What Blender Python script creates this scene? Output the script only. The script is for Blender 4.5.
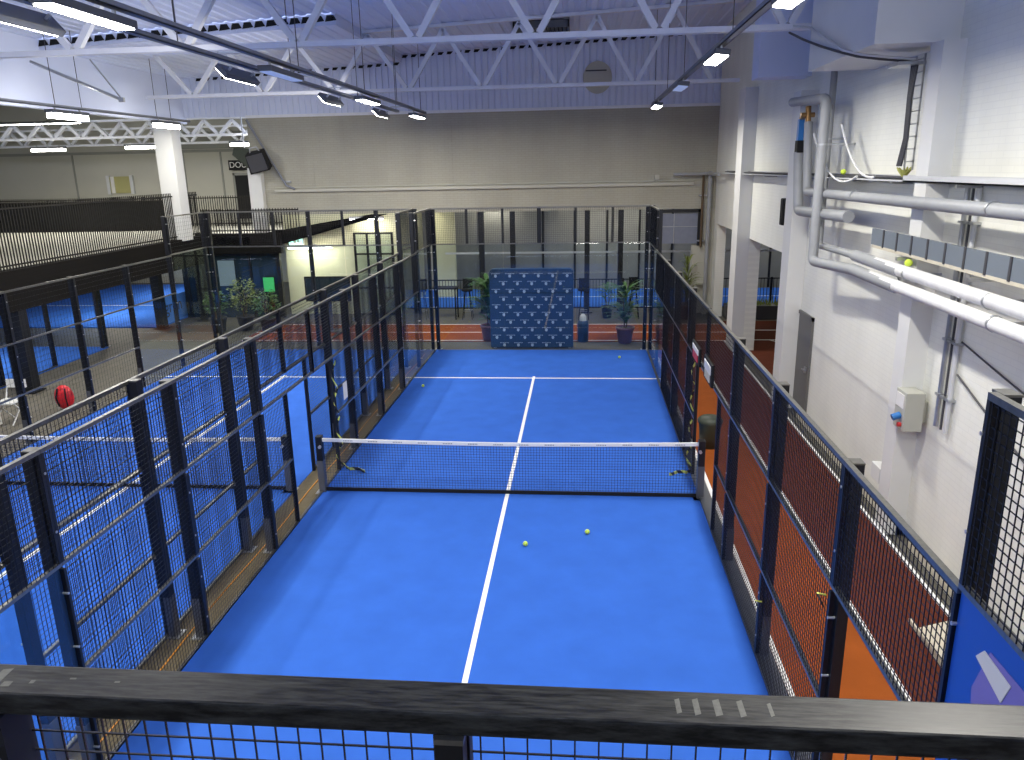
import bpy, math, random
from math import pi, sin, cos, radians
from mathutils import Vector, Matrix
random.seed(7)
for o in list(bpy.data.objects): bpy.data.objects.remove(o)
S = bpy.context.scene
COL = S.collection

# ------------------------------------------------------------------ camera, world, exposure
cam = bpy.data.objects.new('camera', bpy.data.cameras.new('camera')); COL.objects.link(cam)
yaw, pitch, roll = -0.093, 0.271, -0.020
cp, sp, cy, sy = cos(pitch), sin(pitch), cos(yaw), sin(yaw)
F = Vector((sy*cp, cy*cp, -sp)); R_ = Vector((cy, -sy, 0)); U_ = R_.cross(F)
R2 = R_*cos(roll) + U_*sin(roll); U2 = -R_*sin(roll) + U_*cos(roll)
cam.matrix_world = Matrix(((R2.x, U2.x, -F.x, 1.153), (R2.y, U2.y, -F.y, -11.181), (R2.z, U2.z, -F.z, 5.021), (0, 0, 0, 1)))
cam.data.sensor_width = 36; cam.data.lens = 762/1024*36; cam.data.clip_start = .05; cam.data.clip_end = 200
S.camera = cam
W = bpy.data.worlds.new('daylight'); S.world = W; W.use_nodes = True
bg = W.node_tree.nodes['Background']; bg.inputs[0].default_value = (.64, .72, 1.0, 1); bg.inputs[1].default_value = 2.6
S.view_settings.view_transform = 'Standard'; S.view_settings.look = 'None'
S.view_settings.exposure = 0.62; S.view_settings.gamma = 1.0; S.view_settings.use_curve_mapping = False
LAMP_W = 130.0

# ------------------------------------------------------------------ materials
def mat(name, col, rough=.6, metal=0, noise=0, nscale=8, bump=0, bscale=40, spec=.5, stretch=None):
    m = bpy.data.materials.new(name); m.use_nodes = True
    nt = m.node_tree; b = nt.nodes['Principled BSDF']
    b.inputs['Base Color'].default_value = (*col, 1); b.inputs['Roughness'].default_value = rough
    b.inputs['Metallic'].default_value = metal; b.inputs['Specular IOR Level'].default_value = spec
    tc = nt.nodes.new('ShaderNodeTexCoord'); mp = nt.nodes.new('ShaderNodeMapping')
    nt.links.new(tc.outputs['Object'], mp.inputs[0])
    if stretch: mp.inputs['Scale'].default_value = stretch
    n = nt.nodes.new('ShaderNodeTexNoise'); n.inputs['Scale'].default_value = nscale; n.inputs['Detail'].default_value = 6
    nt.links.new(mp.outputs[0], n.inputs[0])
    r = nt.nodes.new('ShaderNodeMix'); r.data_type = 'RGBA'
    a = max(noise, .03)
    r.inputs[6].default_value = (*[c*(1-a) for c in col], 1); r.inputs[7].default_value = (*[min(1, c*(1+a)) for c in col], 1)
    nt.links.new(n.outputs[0], r.inputs[0]); nt.links.new(r.outputs[2], b.inputs['Base Color'])
    if bump:
        n2 = nt.nodes.new('ShaderNodeTexNoise'); n2.inputs['Scale'].default_value = bscale
        nt.links.new(mp.outputs[0], n2.inputs[0])
        bp = nt.nodes.new('ShaderNodeBump'); bp.inputs['Strength'].default_value = bump; bp.inputs['Distance'].default_value = .01
        nt.links.new(n2.outputs[0], bp.inputs['Height']); nt.links.new(bp.outputs[0], b.inputs['Normal'])
    return m
def brick(name, c1, c2, mortar, axis, scale=1.0, bw=.25, rh=.075, stain=.12, bump=.15):
    m = mat(name, c1, .75, noise=.05); nt = m.node_tree; b = nt.nodes['Principled BSDF']
    tc = nt.nodes.new('ShaderNodeTexCoord'); sep = nt.nodes.new('ShaderNodeSeparateXYZ'); cb = nt.nodes.new('ShaderNodeCombineXYZ')
    nt.links.new(tc.outputs['Object'], sep.inputs[0])
    nt.links.new(sep.outputs[0 if axis == 'x' else 1], cb.inputs[0]); nt.links.new(sep.outputs[2], cb.inputs[1])
    br = nt.nodes.new('ShaderNodeTexBrick'); nt.links.new(cb.outputs[0], br.inputs[0])
    br.inputs['Color1'].default_value = (*c1, 1); br.inputs['Color2'].default_value = (*c2, 1); br.inputs['Mortar'].default_value = (*mortar, 1)
    br.inputs['Scale'].default_value = scale; br.inputs['Brick Width'].default_value = bw; br.inputs['Row Height'].default_value = rh
    br.inputs['Mortar Size'].default_value = .006; br.inputs['Mortar Smooth'].default_value = .3
    n = nt.nodes.new('ShaderNodeTexNoise'); n.inputs['Scale'].default_value = 1.3; n.inputs['Detail'].default_value = 8
    mp = nt.nodes.new('ShaderNodeMapping'); mp.inputs['Scale'].default_value = (1, 1, .35)
    nt.links.new(tc.outputs['Object'], mp.inputs[0]); nt.links.new(mp.outputs[0], n.inputs[0])
    cr = nt.nodes.new('ShaderNodeMapRange'); cr.inputs[1].default_value = .3; cr.inputs[2].default_value = .7
    cr.inputs[3].default_value = 1-stain; cr.inputs[4].default_value = 1
    nt.links.new(n.outputs[0], cr.inputs[0])
    mx = nt.nodes.new('ShaderNodeVectorMath'); mx.operation = 'SCALE'
    nt.links.new(br.outputs['Color'], mx.inputs[0]); nt.links.new(cr.outputs[0], mx.inputs['Scale'])
    nt.links.new(mx.outputs[0], b.inputs['Base Color'])
    bp = nt.nodes.new('ShaderNodeBump'); bp.inputs['Strength'].default_value = bump; bp.inputs['Distance'].default_value = .01; bp.invert = True
    nt.links.new(br.outputs['Fac'], bp.inputs['Height']); nt.links.new(bp.outputs[0], b.inputs['Normal'])
    return m
def glassmat(name, tint, f0=.045):
    # clear pane: transparent, with a mirror share that grows at grazing angles (same from both sides)
    m = bpy.data.materials.new(name); m.use_nodes = True; nt = m.node_tree; nt.nodes.clear()
    N = nt.nodes.new; K = nt.links.new
    out = N('ShaderNodeOutputMaterial'); tr = N('ShaderNodeBsdfTransparent'); gl = N('ShaderNodeBsdfGlossy'); mx = N('ShaderNodeMixShader')
    g = N('ShaderNodeNewGeometry'); dt = N('ShaderNodeVectorMath'); dt.operation = 'DOT_PRODUCT'
    K(g.outputs['Normal'], dt.inputs[0]); K(g.outputs['Incoming'], dt.inputs[1])
    ab = N('ShaderNodeMath'); ab.operation = 'ABSOLUTE'; K(dt.outputs['Value'], ab.inputs[0])
    su = N('ShaderNodeMath'); su.operation = 'SUBTRACT'; su.inputs[0].default_value = 1; K(ab.outputs[0], su.inputs[1])
    pw = N('ShaderNodeMath'); pw.operation = 'POWER'; pw.inputs[1].default_value = 5; K(su.outputs[0], pw.inputs[0])
    ma = N('ShaderNodeMath'); ma.operation = 'MULTIPLY_ADD'; ma.inputs[1].default_value = 1-f0; ma.inputs[2].default_value = f0; K(pw.outputs[0], ma.inputs[0])
    tr.inputs[0].default_value = (*tint, 1); gl.inputs['Roughness'].default_value = .01
    K(ma.outputs[0], mx.inputs[0]); K(tr.outputs[0], mx.inputs[1]); K(gl.outputs[0], mx.inputs[2]); K(mx.outputs[0], out.inputs[0])
    return m
def emit(name, col, s):
    m = mat(name, col, .5); b = m.node_tree.nodes['Principled BSDF']
    b.inputs['Emission Color'].default_value = (*col, 1); b.inputs['Emission Strength'].default_value = s
    return m
def stripes(name, c1, c2, scale):
    m = mat(name, c1, .5); nt = m.node_tree; b = nt.nodes['Principled BSDF']
    tc = nt.nodes.new('ShaderNodeTexCoord'); w = nt.nodes.new('ShaderNodeTexWave'); w.inputs['Scale'].default_value = scale
    w.bands_direction = 'DIAGONAL'; nt.links.new(tc.outputs['Object'], w.inputs[0])
    rp = nt.nodes.new('ShaderNodeValToRGB'); rp.color_ramp.interpolation = 'CONSTANT'
    rp.color_ramp.elements[0].color = (*c1, 1); rp.color_ramp.elements[1].color = (*c2, 1); rp.color_ramp.elements[1].position = .5
    nt.links.new(w.outputs[0], rp.inputs[0]); nt.links.new(rp.outputs[0], b.inputs['Base Color'])
    return m
def lin(r, g, b): return tuple(((c/255+.055)/1.055)**2.4 if c > 10 else c/3294 for c in (r, g, b))

M = {}
M['turf'] = mat('blue turf', (.037, .132, .53), .95, noise=.16, nscale=2.2, bump=.5, bscale=220, spec=.1)
M['turf2'] = mat('blue turf of the far courts', (.045, .16, .60), .95, noise=.1, nscale=2, spec=.1)
M['line'] = mat('white line', (.85, .85, .82), .9)
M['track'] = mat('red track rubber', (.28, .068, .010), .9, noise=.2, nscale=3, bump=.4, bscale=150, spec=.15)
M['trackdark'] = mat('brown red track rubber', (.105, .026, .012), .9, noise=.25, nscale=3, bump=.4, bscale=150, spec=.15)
M['concrete'] = mat('grey concrete floor', (.105, .095, .072), .7, noise=.25, nscale=2.5)
M['gravel'] = mat('dusty concrete strip', (.12, .098, .056), .9, noise=.4, nscale=14, bump=.6, bscale=90)
M['black'] = mat('black powder coated steel', (.0045, .005, .0065), .45, noise=.3, nscale=20)
M['blackrail'] = mat('black steel rail with painted sheen', (.22, .215, .19), .32, metal=.85, noise=.4, nscale=30)  # black gloss paint; pale metallic colour stands in for light caught on top
M['wire'] = mat('black welded wire', (.008, .009, .011), .38, metal=.3)
M['wiregloss'] = mat('shiny dark wire', (.10, .10, .11), .25, metal=.85)
M['whitesteel'] = mat('white painted steel', (.74, .75, .78), .45, noise=.08, nscale=5)
M['deck'] = mat('roof deck tinted for blue light', (.66, .72, .90), .55, noise=.05, nscale=.6)  # blue of daylight and court bounce put into the deck colour
M['fascia'] = mat('pale corrugated cladding', (.62, .67, .82), .6, noise=.06, nscale=1)
M['bback'] = brick('beige painted brick', (.40, .385, .31), (.385, .37, .295), (.33, .315, .25), 'x')
M['bright'] = brick('white painted brick', (.80, .80, .72), (.785, .785, .705), (.75, .75, .68), 'y', stain=.10)
M['nearwall'] = mat('brown grey wall behind the gallery', (.16, .15, .13), .8, noise=.1)
M['white'] = mat('white plaster', (.66, .66, .63), .7, noise=.05, nscale=2)
M['beige'] = mat('beige wall panel', (.44, .43, .36), .7, noise=.06, nscale=1)
M['yellow'] = mat('pale yellow wall', (.62, .61, .40), .7, noise=.05, nscale=1)
M['greypanel'] = mat('grey beige wall panel', (.24, .24, .21), .6, noise=.12, nscale=1.5)
M['darkwood'] = mat('dark stained boards', (.008, .007, .006), .85, noise=.4, nscale=6, stretch=(1, .1, 6), spec=.12)
M['slat'] = mat('dark slats', (.012, .011, .009), .7, spec=.2)
M['galv'] = mat('galvanised steel', (.45, .46, .47), .35, metal=.8, noise=.15, nscale=12)
M['trayrail'] = mat('dull grey rail', (.20, .21, .235), .5)
M['pipe'] = mat('grey lagged pipe', (.30, .31, .315), .5, noise=.12, nscale=6)
M['pipew'] = mat('white lagged pipe', (.68, .68, .66), .55, noise=.15, nscale=9)
M['conduit'] = mat('pale conduit', (.55, .56, .56), .4)
M['cable'] = mat('dark cable', (.05, .05, .055), .5)
M['cablew'] = mat('white cable', (.7, .7, .68), .5)
M['doorgrey'] = mat('grey steel door', (.12, .12, .115), .5)
M['darkglass'] = mat('dark window glass', (.018, .03, .04), .06, spec=.7)
M['glass'] = glassmat('court glass', (.90, .94, .95), .05)
M['ball'] = mat('tennis ball felt', (.62, .80, .08), .9, bump=.5, bscale=300)
M['net'] = mat('dark net cord', (.02, .03, .06), .8)
M['tape'] = mat('white net tape', (.72, .72, .70), .8, noise=.06, nscale=20)
M['mark'] = mat('grey print on tape', (.25, .25, .27), .8)
M['bolt'] = mat('zinc bolt', (.6, .6, .58), .3, metal=.7)
M['navy'] = mat('navy display fabric', (.009, .042, .10), .6, noise=.1, nscale=5)
M['logo'] = mat('pale printed emblem', (.50, .56, .62), .6)
M['hazard'] = stripes('yellow black tape', (.62, .66, .12), (.012, .012, .012), 3.2)
M['leaf'] = mat('green leaf', (.05, .12, .025), .5, noise=.4, nscale=8)
M['leafy'] = mat('yellow green leaf', (.16, .20, .04), .5, noise=.4, nscale=8)
M['bark'] = mat('brown stem', (.10, .065, .035), .8)
M['pot'] = mat('plum plant pot', (.20, .085, .085), .45)
M['potdark'] = mat('dark plant pot', (.025, .025, .03), .45)
M['soil'] = mat('potting soil', (.04, .028, .018), .95, noise=.4, nscale=30)
M['rubber'] = mat('black rubber', (.010, .010, .011), .7, spec=.25)
M['red'] = mat('red bag fabric', (.55, .012, .02), .5, noise=.15, nscale=10)
M['chairwhite'] = mat('white chair frame', (.7, .7, .66), .4)
M['bluepanel'] = mat('deep blue fence board', (.012, .075, .42), .28, noise=.05, nscale=2)
M['paper'] = mat('white paper', (.68, .67, .64), .8)
M['mauve'] = mat('mauve poster paper', (.20, .17, .48), .6)
M['green'] = emit('green lit sign', (.05, .42, .12), .35)
M['exit'] = emit('pale green exit sign', (.45, .95, .75), 1.2)
M['lamp'] = emit('lit lamp diffuser', (1, .97, .90), 22)
M['lampdim'] = emit('faint lamp diffuser', (.35, .45, .7), .3)
M['housing'] = mat('grey lamp housing', (.10, .105, .115), .4, metal=.2)
M['housew'] = mat('white lamp housing', (.6, .6, .6), .5)
M['sandstone'] = mat('cream ramp board', (.55, .50, .38), .7, noise=.1)
M['greyfabric'] = mat('grey wedge', (.16, .17, .16), .6)
M['redprint'] = mat('red print', (.55, .03, .03), .5)
M['bluelabel'] = mat('blue label', (.02, .16, .45), .4)
M['orange'] = mat('orange cable jacket', (.62, .25, .02), .5)
M['bin'] = mat('dark olive bin', (.035, .045, .028), .5)
M['brass'] = mat('brass valve', (.35, .2, .08), .35, metal=.8)
M['bagblue'] = mat('blue bag fabric', (.02, .10, .42), .5)
M['bluegrey'] = mat('grey blue tray side', (.15, .175, .20), .5)
# worn top rail: black paint rubbed through
def wornrail():
    m = mat('rubbed black handrail', (.03, .03, .028), .30, noise=.3, nscale=6, stretch=(.5, 8, 8), spec=.22); nt = m.node_tree; b = nt.nodes['Principled BSDF']
    tc = nt.nodes.new('ShaderNodeTexCoord'); mp = nt.nodes.new('ShaderNodeMapping'); mp.inputs['Scale'].default_value = (6, 60, 30)
    n = nt.nodes.new('ShaderNodeTexNoise'); n.inputs['Scale'].default_value = 2.2; n.inputs['Detail'].default_value = 10; n.inputs['Roughness'].default_value = .7
    nt.links.new(tc.outputs['Object'], mp.inputs[0]); nt.links.new(mp.outputs[0], n.inputs[0])
    rp = nt.nodes.new('ShaderNodeValToRGB'); rp.color_ramp.elements[0].position = .40; rp.color_ramp.elements[0].color = (.006, .006, .006, 1)
    rp.color_ramp.elements[1].position = .74; rp.color_ramp.elements[1].color = (.045, .046, .040, 1)
    nt.links.new(n.outputs[0], rp.inputs[0]); nt.links.new(rp.outputs[0], b.inputs['Base Color'])
    rr = nt.nodes.new('ShaderNodeMapRange'); rr.inputs[3].default_value = .22; rr.inputs[4].default_value = .5
    nt.links.new(n.outputs[0], rr.inputs[0]); nt.links.new(rr.outputs[0], b.inputs['Roughness'])
    return m
M['worn'] = wornrail()

# ------------------------------------------------------------------ mesh helpers
class MB:
    def __init__(s): s.v = []; s.f = []; s.m = []; s.smooth = []
    def add(s, v, f, m=0, sm=False):
        n = len(s.v); s.v += [tuple(p) for p in v]; s.f += [tuple(i+n for i in q) for q in f]; s.m += [m]*len(f); s.smooth += [sm]*len(f); return s
    def box(s, x0, y0, z0, x1, y1, z1, m=0):
        x0, x1 = min(x0, x1), max(x0, x1); y0, y1 = min(y0, y1), max(y0, y1); z0, z1 = min(z0, z1), max(z0, z1)
        v = [(x0, y0, z0), (x1, y0, z0), (x1, y1, z0), (x0, y1, z0), (x0, y0, z1), (x1, y0, z1), (x1, y1, z1), (x0, y1, z1)]
        return s.add(v, [(0, 3, 2, 1), (4, 5, 6, 7), (0, 1, 5, 4), (1, 2, 6, 5), (2, 3, 7, 6), (3, 0, 4, 7)], m)
    def beam(s, p, q, w, h, up=(0, 0, 1), m=0):
        p, q = Vector(p), Vector(q); d = (q-p).normalized(); u = Vector(up)
        if abs(d.dot(u)) > .99: u = Vector((1, 0, 0))
        r = d.cross(u).normalized(); u = r.cross(d)
        v = [a + r*i*w/2 + u*j*h/2 for a in (p, q) for i, j in ((-1, -1), (1, -1), (1, 1), (-1, 1))]
        return s.add(v, [(0, 1, 2, 3), (7, 6, 5, 4), (0, 4, 5, 1), (1, 5, 6, 2), (2, 6, 7, 3), (3, 7, 4, 0)], m)
    def tube(s, pts, r, n=8, m=0):
        P = [Vector(p) for p in pts]; rs = r if isinstance(r, (list, tuple)) else [r]*len(P)
        v = []; f = []; prev = None
        for i, p in enumerate(P):
            d = (P[min(i+1, len(P)-1)]-P[max(i-1, 0)]).normalized()
            if prev is None:
                a = Vector((0, 0, 1)) if abs(d.z) < .9 else Vector((1, 0, 0)); prev = d.cross(a).normalized()
            prev = (prev - d*prev.dot(d)).normalized(); b = d.cross(prev)
            v += [p + (prev*cos(2*pi*k/n) + b*sin(2*pi*k/n))*rs[i] for k in range(n)]
        for i in range(len(P)-1):
            f += [(i*n+k, i*n+(k+1) % n, (i+1)*n+(k+1) % n, (i+1)*n+k) for k in range(n)]
        s.add(v, f, m, True); s.add(v[:n], [tuple(range(n))[::-1]], m); return s.add(v[-n:], [tuple(range(n))], m)
    def lathe(s, c, prof, n=20, m=0):
        v = []; f = []
        for r, z in prof: v += [(c[0]+r*cos(2*pi*k/n), c[1]+r*sin(2*pi*k/n), c[2]+z) for k in range(n)]
        for i in range(len(prof)-1): f += [(i*n+k, i*n+(k+1) % n, (i+1)*n+(k+1) % n, (i+1)*n+k) for k in range(n)]
        return s.add(v, f, m, True)
    def sphere(s, c, r, n=14, m=0, sc=(1, 1, 1)):
        v = []; f = []; h = n//2
        for i in range(h+1):
            t = pi*i/h
            v += [(c[0]+sc[0]*r*sin(t)*cos(2*pi*k/n), c[1]+sc[1]*r*sin(t)*sin(2*pi*k/n), c[2]+sc[2]*r*cos(t)) for k in range(n)]
        for i in range(h): f += [(i*n+k, (i+1)*n+k, (i+1)*n+(k+1) % n, i*n+(k+1) % n) for k in range(n)]
        return s.add(v, f, m, True)
    def prism(s, poly, ax, a0, a1, m=0):
        # poly in the two other axes (cyclic order), extruded along ax
        def P(p, a): return {'x': (a, p[0], p[1]), 'y': (p[0], a, p[1]), 'z': (p[0], p[1], a)}[ax]
        n = len(poly); v = [P(p, a0) for p in poly] + [P(p, a1) for p in poly]
        return s.add(v, [tuple(range(n))[::-1], tuple(range(n, 2*n))] + [(i, (i+1) % n, n+(i+1) % n, n+i) for i in range(n)], m)
    def build(s, name, mats, parent=None, bevel=0, origin=None, kind=None):
        me = bpy.data.meshes.new(name); me.from_pydata(s.v, [], s.f)
        mats = mats if isinstance(mats, (list, tuple)) else [mats]
        for k in mats: me.materials.append(M[k] if isinstance(k, str) else k)
        me.polygons.foreach_set('material_index', s.m); me.polygons.foreach_set('use_smooth', s.smooth); me.update()
        import bmesh
        b = bmesh.new(); b.from_mesh(me); bmesh.ops.recalc_face_normals(b, faces=b.faces); b.to_mesh(me); b.free()
        o = bpy.data.objects.new(name, me); COL.objects.link(o)
        if parent is not None:
            o.parent = parent
            t = Vector(parent.get('_o', (0, 0, 0)))
            if t.length: me.transform(Matrix.Translation(-t))
            o['_o'] = tuple(t)
        elif origin is not None:
            me.transform(Matrix.Translation(-Vector(origin))); o.location = origin
        if bevel:
            bv = o.modifiers.new('bevel', 'BEVEL'); bv.width = bevel; bv.segments = 2; bv.limit_method = 'ANGLE'
        if kind: o['kind'] = kind
        return o
def tag(o, label, cat, group=None, kind=None):
    o['label'] = label; o['category'] = cat
    if group: o['group'] = group
    if kind: o['kind'] = kind
    return o
def thing(name, loc, label, cat, group=None):
    # an Empty at the base; its parts are written in world coordinates (build() subtracts the base)
    o = bpy.data.objects.new(name, None); COL.objects.link(o); o.location = loc; o.empty_display_size = .2
    o['_o'] = tuple(loc); return tag(o, label, cat, group)
def struct(name, mb, m, **k):
    return mb.build(name, m, kind='structure', **k)
def text_mesh(name, body, size, m, parent, M4, ext=.004):
    c = bpy.data.curves.new(name, 'FONT'); c.body = body; c.size = size; c.extrude = ext; c.align_x = 'CENTER'; c.align_y = 'CENTER'
    t = bpy.data.objects.new(name, c); COL.objects.link(t)
    bpy.context.view_layer.update()
    me = bpy.data.meshes.new_from_object(t.evaluated_get(bpy.context.evaluated_depsgraph_get()))
    bpy.data.objects.remove(t)
    me.transform(M4); me.transform(Matrix.Translation(-Vector(parent.get('_o', (0, 0, 0)))))
    me.materials.clear(); me.materials.append(M[m])
    o = bpy.data.objects.new(name, me); COL.objects.link(o); o.parent = parent; o['_o'] = parent.get('_o', (0, 0, 0)); return o
def copy_tree(src, loc, label, group=None):
    r = src.copy(); COL.objects.link(r); r.location = loc; r['label'] = label
    if group: r['group'] = group
    for ch in list(src.children):
        c = ch.copy(); COL.objects.link(c); c.parent = r
        for g in list(ch.children):
            d = g.copy(); COL.objects.link(d); d.parent = c
    return r

XW = 5.65      # right wall plane
YW = 15.7      # back wall plane
# ------------------------------------------------------------------ floor, turf, track
struct('floor', MB().box(-30, -14, -.30, 14, 34, -.02), 'concrete')
struct('floor_strip', MB().box(-3.5, -10.1, -.02, -3.0, 10.1, .0), 'gravel')
def court(name, x0, x1, y0, y1, m, lines=True, cx=None, lw=.03):
    t = struct(name, MB().box(x0, y0, -.02, x1, y1, .012), m)
    if lines:
        cx = (x0+x1)/2 if cx is None else cx; L = MB(); z0, z1 = .0, .0165
        L.box(cx-lw, -7.15, z0, cx+lw, 7.1, z1)
        L.box(x0, 6.92, z0, x1, 6.98, z1+.0005); L.box(x0, -6.98, z0, x1, -6.92, z1+.0005)
        L.build('court_line', 'line', t)
    return t
court('floor_turf', -3.0, 3.0, -10.0, 10.0, 'turf')
court('floor_turf', -9.5, -3.5, -10.0, 10.0, 'turf', cx=-6.38, lw=.04)
struct('floor_turf', MB().box(-19.3, -10, -.02, -13.2, 10.3, .012), 'turf2')
t = struct('floor_turf', MB().box(-22.0, 13.3, -.02, -13.2, 23.4, .012), 'turf2')
MB().box(-22, 17.6, 0, -13.2, 17.66, .016).build('court_line', 'line', t)
MB().beam((-16.6, 13.4, .014), (-16.6, 17.6, .014), .06, .005).build('court_line', 'line', t)
MB().beam((-15.6, -6, .014), (-15.6, 7, .014), .06, .005).build('court_line', 'line', struct('floor_turf', MB().box(-19.3, 10.31, -.019, -13.2, 10.32, .012), 'turf2'))
t = struct('floor_turf', MB().box(-9.0, 17.0, -.02, 12.9, 21.3, .012), 'turf2')
MB().box(-9, 19.2, 0, 12.9, 19.26, .016).build('court_line', 'line', t)
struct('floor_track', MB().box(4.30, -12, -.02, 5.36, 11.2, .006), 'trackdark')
T = MB().box(3.18, -12, -.02, 4.30, 11.2, .006).box(-9.4, 11.2, -.02, XW, 13.75, .006)
tr = struct('floor_track', T, 'track')
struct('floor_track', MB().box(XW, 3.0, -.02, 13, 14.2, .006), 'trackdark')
L = MB()
L.box(3.20, -12, .0, 3.26, 11.2, .011); L.box(4.28, -12, 0, 4.35, 11.2, .011); L.box(5.33, -12, 0, 5.39, 11.2, .011)
for y in (11.22, 12.40, 13.66): L.box(-9.4, y, 0, XW, y+.05, .0115)
L.build('track_line', 'line', tr)
L = MB().box(XW, 12.7, 0, 13, 12.75, .011).box(XW+.2, 11.3, 0, 8.2, 11.35, .011).beam((6.7, 11.3, .009), (8.6, 8.2, .009), .05, .004)
L.build('track_line', 'line', bpy.data.objects['floor_track.002'])
# kerb under the court's right fence and right wall skirting
struct('trim_1', MB().box(3.0, -10, -.02, 3.18, 10, .05), 'housing')
struct('trim_2', MB().box(-3.04, -10, -.02, -3.0, 10, .035), 'blackrail')
struct('baseboard_right', MB().box(XW-.12, -12, 0, XW, -1.5, .12).box(XW-.12, -1.1, 0, XW, 4.0, .12), 'sandstone')

# wall behind the viewer, with an open daylight band under the roof
struct('wall_near', MB().box(-30, -14.2, 0, XW+.3, -14, 6.3), 'nearwall')
struct('floor_gallery', MB().box(-6, -14, 3.2, XW, -10.6, 3.4), 'concrete')
# ------------------------------------------------------------------ back wall
B = MB().box(-10.4, YW, 3.58, 7.2, YW+.3, 6.92)
struct('wall_back', B, 'bback')
fas = MB(); x = -12.6
def ribs(mb, x0, x1, y, zb, zt, step=.21, d=.035):
    x = x0; v = []; 
    prof = []
    while x < x1:
        prof += [(x, 0), (x+step*.62, 0), (x+step*.70, d), (x+step*.92, d)]; x += step
    for i in range(len(prof)-1):
        (a, da), (b, db) = prof[i], prof[i+1]
        za, zc = zt(a), zt(b)
        mb.add([(a, y+da, zb), (b, y+db, zb), (b, y+db, zc), (a, y+da, za)], [(0, 1, 2, 3)])
deckz = lambda x: 8.95 + .043*x
ribs(fas, -12.6, 7.2, YW-.03, 6.92, lambda x: deckz(x)+.02)
fas.box(-12.6, YW+.02, 6.92, 7.2, YW+.12, 9.3)
struct('wall_back_upper', fas, 'fascia')
struct('trim_3', MB().box(-10.4, YW-.06, 6.86, 7.2, YW+.02, 6.95), 'whitesteel')
# round panel filling a hole in the cladding
c = MB(); n = 28
c.add([(1.66+.47*cos(2*pi*k/n), YW-.09, 7.83+.50*sin(2*pi*k/n)) for k in range(n)] + [(1.66+.47*cos(2*pi*k/n), YW-.04, 7.83+.50*sin(2*pi*k/n)) for k in range(n)],
      [tuple(range(n))] + [(k, (k+1) % n, n+(k+1) % n, n+k) for k in range(n)])
v_ = thing('duct_cover', (1.66, YW-.04, 7.83), 'round beige duct cover on the corrugated upper back wall', 'cover')
c.build('cover_plate', 'beige', v_)
MB().box(1.27, YW-.11, 8.02, 1.95, YW-.09, 8.06).build('dark_strip', 'cable', v_)  # thin dark strip across the upper part of the cover
# wall joints (vertical pilaster lines) on the brick
J = MB()
for x in (-8.2, -5.6, -3.3, .05, 3.2, 4.6): J.box(x, YW-.012, 4.5, x+.05, YW, 6.86)
struct('trim_4', J, 'bback')
struct('trim_5', MB().box(-9.6, YW-.10, 4.36, 4.9, YW, 4.46).box(-9.6, YW-.05, 4.50, 4.9, YW, 4.53), 'beige')

# black steel columns of the wide opening below the back wall
for i, (x, lab) in enumerate(((1.36, 'black steel column in the back opening, right beside the navy display wall'),
                              (2.52, 'black steel column in the back opening above the right potted palm'),
                              (-2.36, 'black steel column in the back opening above the plant left of the display wall'),
                              (-1.25, 'black steel column in the back opening rising behind the display wall'))):
    c = thing('steel_column', (x, YW+.25, 0), lab, 'column', 'columns of the back opening')
    MB().box(x-.09, YW+.15, 0, x+.09, YW+.34, 3.58).build('shaft', 'black', c)
    MB().box(x-.2, YW+.06, 0, x+.2, YW+.46, .02).build('base_plate', 'black', c)
# framed dark glazing at the right end of the opening
w = struct('window_1', MB().box(3.88, YW+.02, 2.42, 5.12, YW+.04, 3.42), mat('grey translucent glazing', (.20, .22, .28), .35, noise=.15))
MB().box(3.72, YW-.05, 2.35, 3.88, YW+.1, 3.56).box(5.10, YW-.05, 2.35, 5.26, YW+.1, 3.56).box(3.72, YW-.05, 3.46, 5.26, YW+.1, 3.56).build('window_frame', 'black', w)
MB().box(3.88, YW, 2.98, 5.10, YW+.045, 3.00).box(4.3, YW, 2.42, 4.32, YW+.045, 3.46).build('glazing_bar', 'galv', w)
struct('wall_back_pier', MB().box(4.95, YW, 0, XW+.3, YW+.35, 2.35).box(5.26, YW, 2.35, XW+.3, YW+.3, 3.6), 'beige')

# far hall behind the opening
H = MB().box(-9.2, 21.6, 0, 14, 21.8, 4.2)
struct('wall_far', H, 'greypanel')
J = MB(); x = -8.6
while x < 13.5: J.box(x, 21.54, 0, x+.08, 21.6, 4.2); x += 1.35
struct('trim_6', J, 'black')
struct('ceiling_far', MB().box(-9.2, YW+.3, 4.2, 14, 21.8, 4.3), 'greypanel')
struct('trim_7', MB().box(-3.9, 17.2, 1.96, 9.5, 17.24, 2.03), 'conduit')
struct('wall_far_yellow', MB().box(-4.8, 19.4, 0, -3.88, 19.6, 4.2), 'yellow')
for x, y, k in ((1.4, 20.0, 0), (3.2, 20.0, 1), (9.0, 19.5, 2), (-2.5, 21, 3)):
    l = thing('batten_lamp', (x, y, 3.9), ['small lit batten lamp seen through the back opening above the display wall\'s right edge', 'small lit batten lamp above the right potted palm', 'small lit lamp seen through the right wall opening', 'small lamp in the far hall left of the display wall'][k], 'lamp')
    MB().box(x-.5, y-.08, 3.95, x+.5, y+.08, 4.05).build('housing', 'housew', l)
    MB().box(x-.48, y-.07, 3.91, x+.48, y+.07, 3.95).build('diffuser', 'lamp', l)
    MB().box(x-.01, y-.01, 4.05, x+.01, y+.01, 4.2).build('hanger', 'cable', l)
    a = bpy.data.lights.new('lamp_light', 'AREA'); a.shape = 'RECTANGLE'; a.size = 1.0; a.size_y = .5; a.energy = 24; a.color = (1, .95, .82)
    ao = bpy.data.objects.new('lamp_light', a); COL.objects.link(ao); ao.parent = l; ao.location = (0, 0, -.03)

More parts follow.
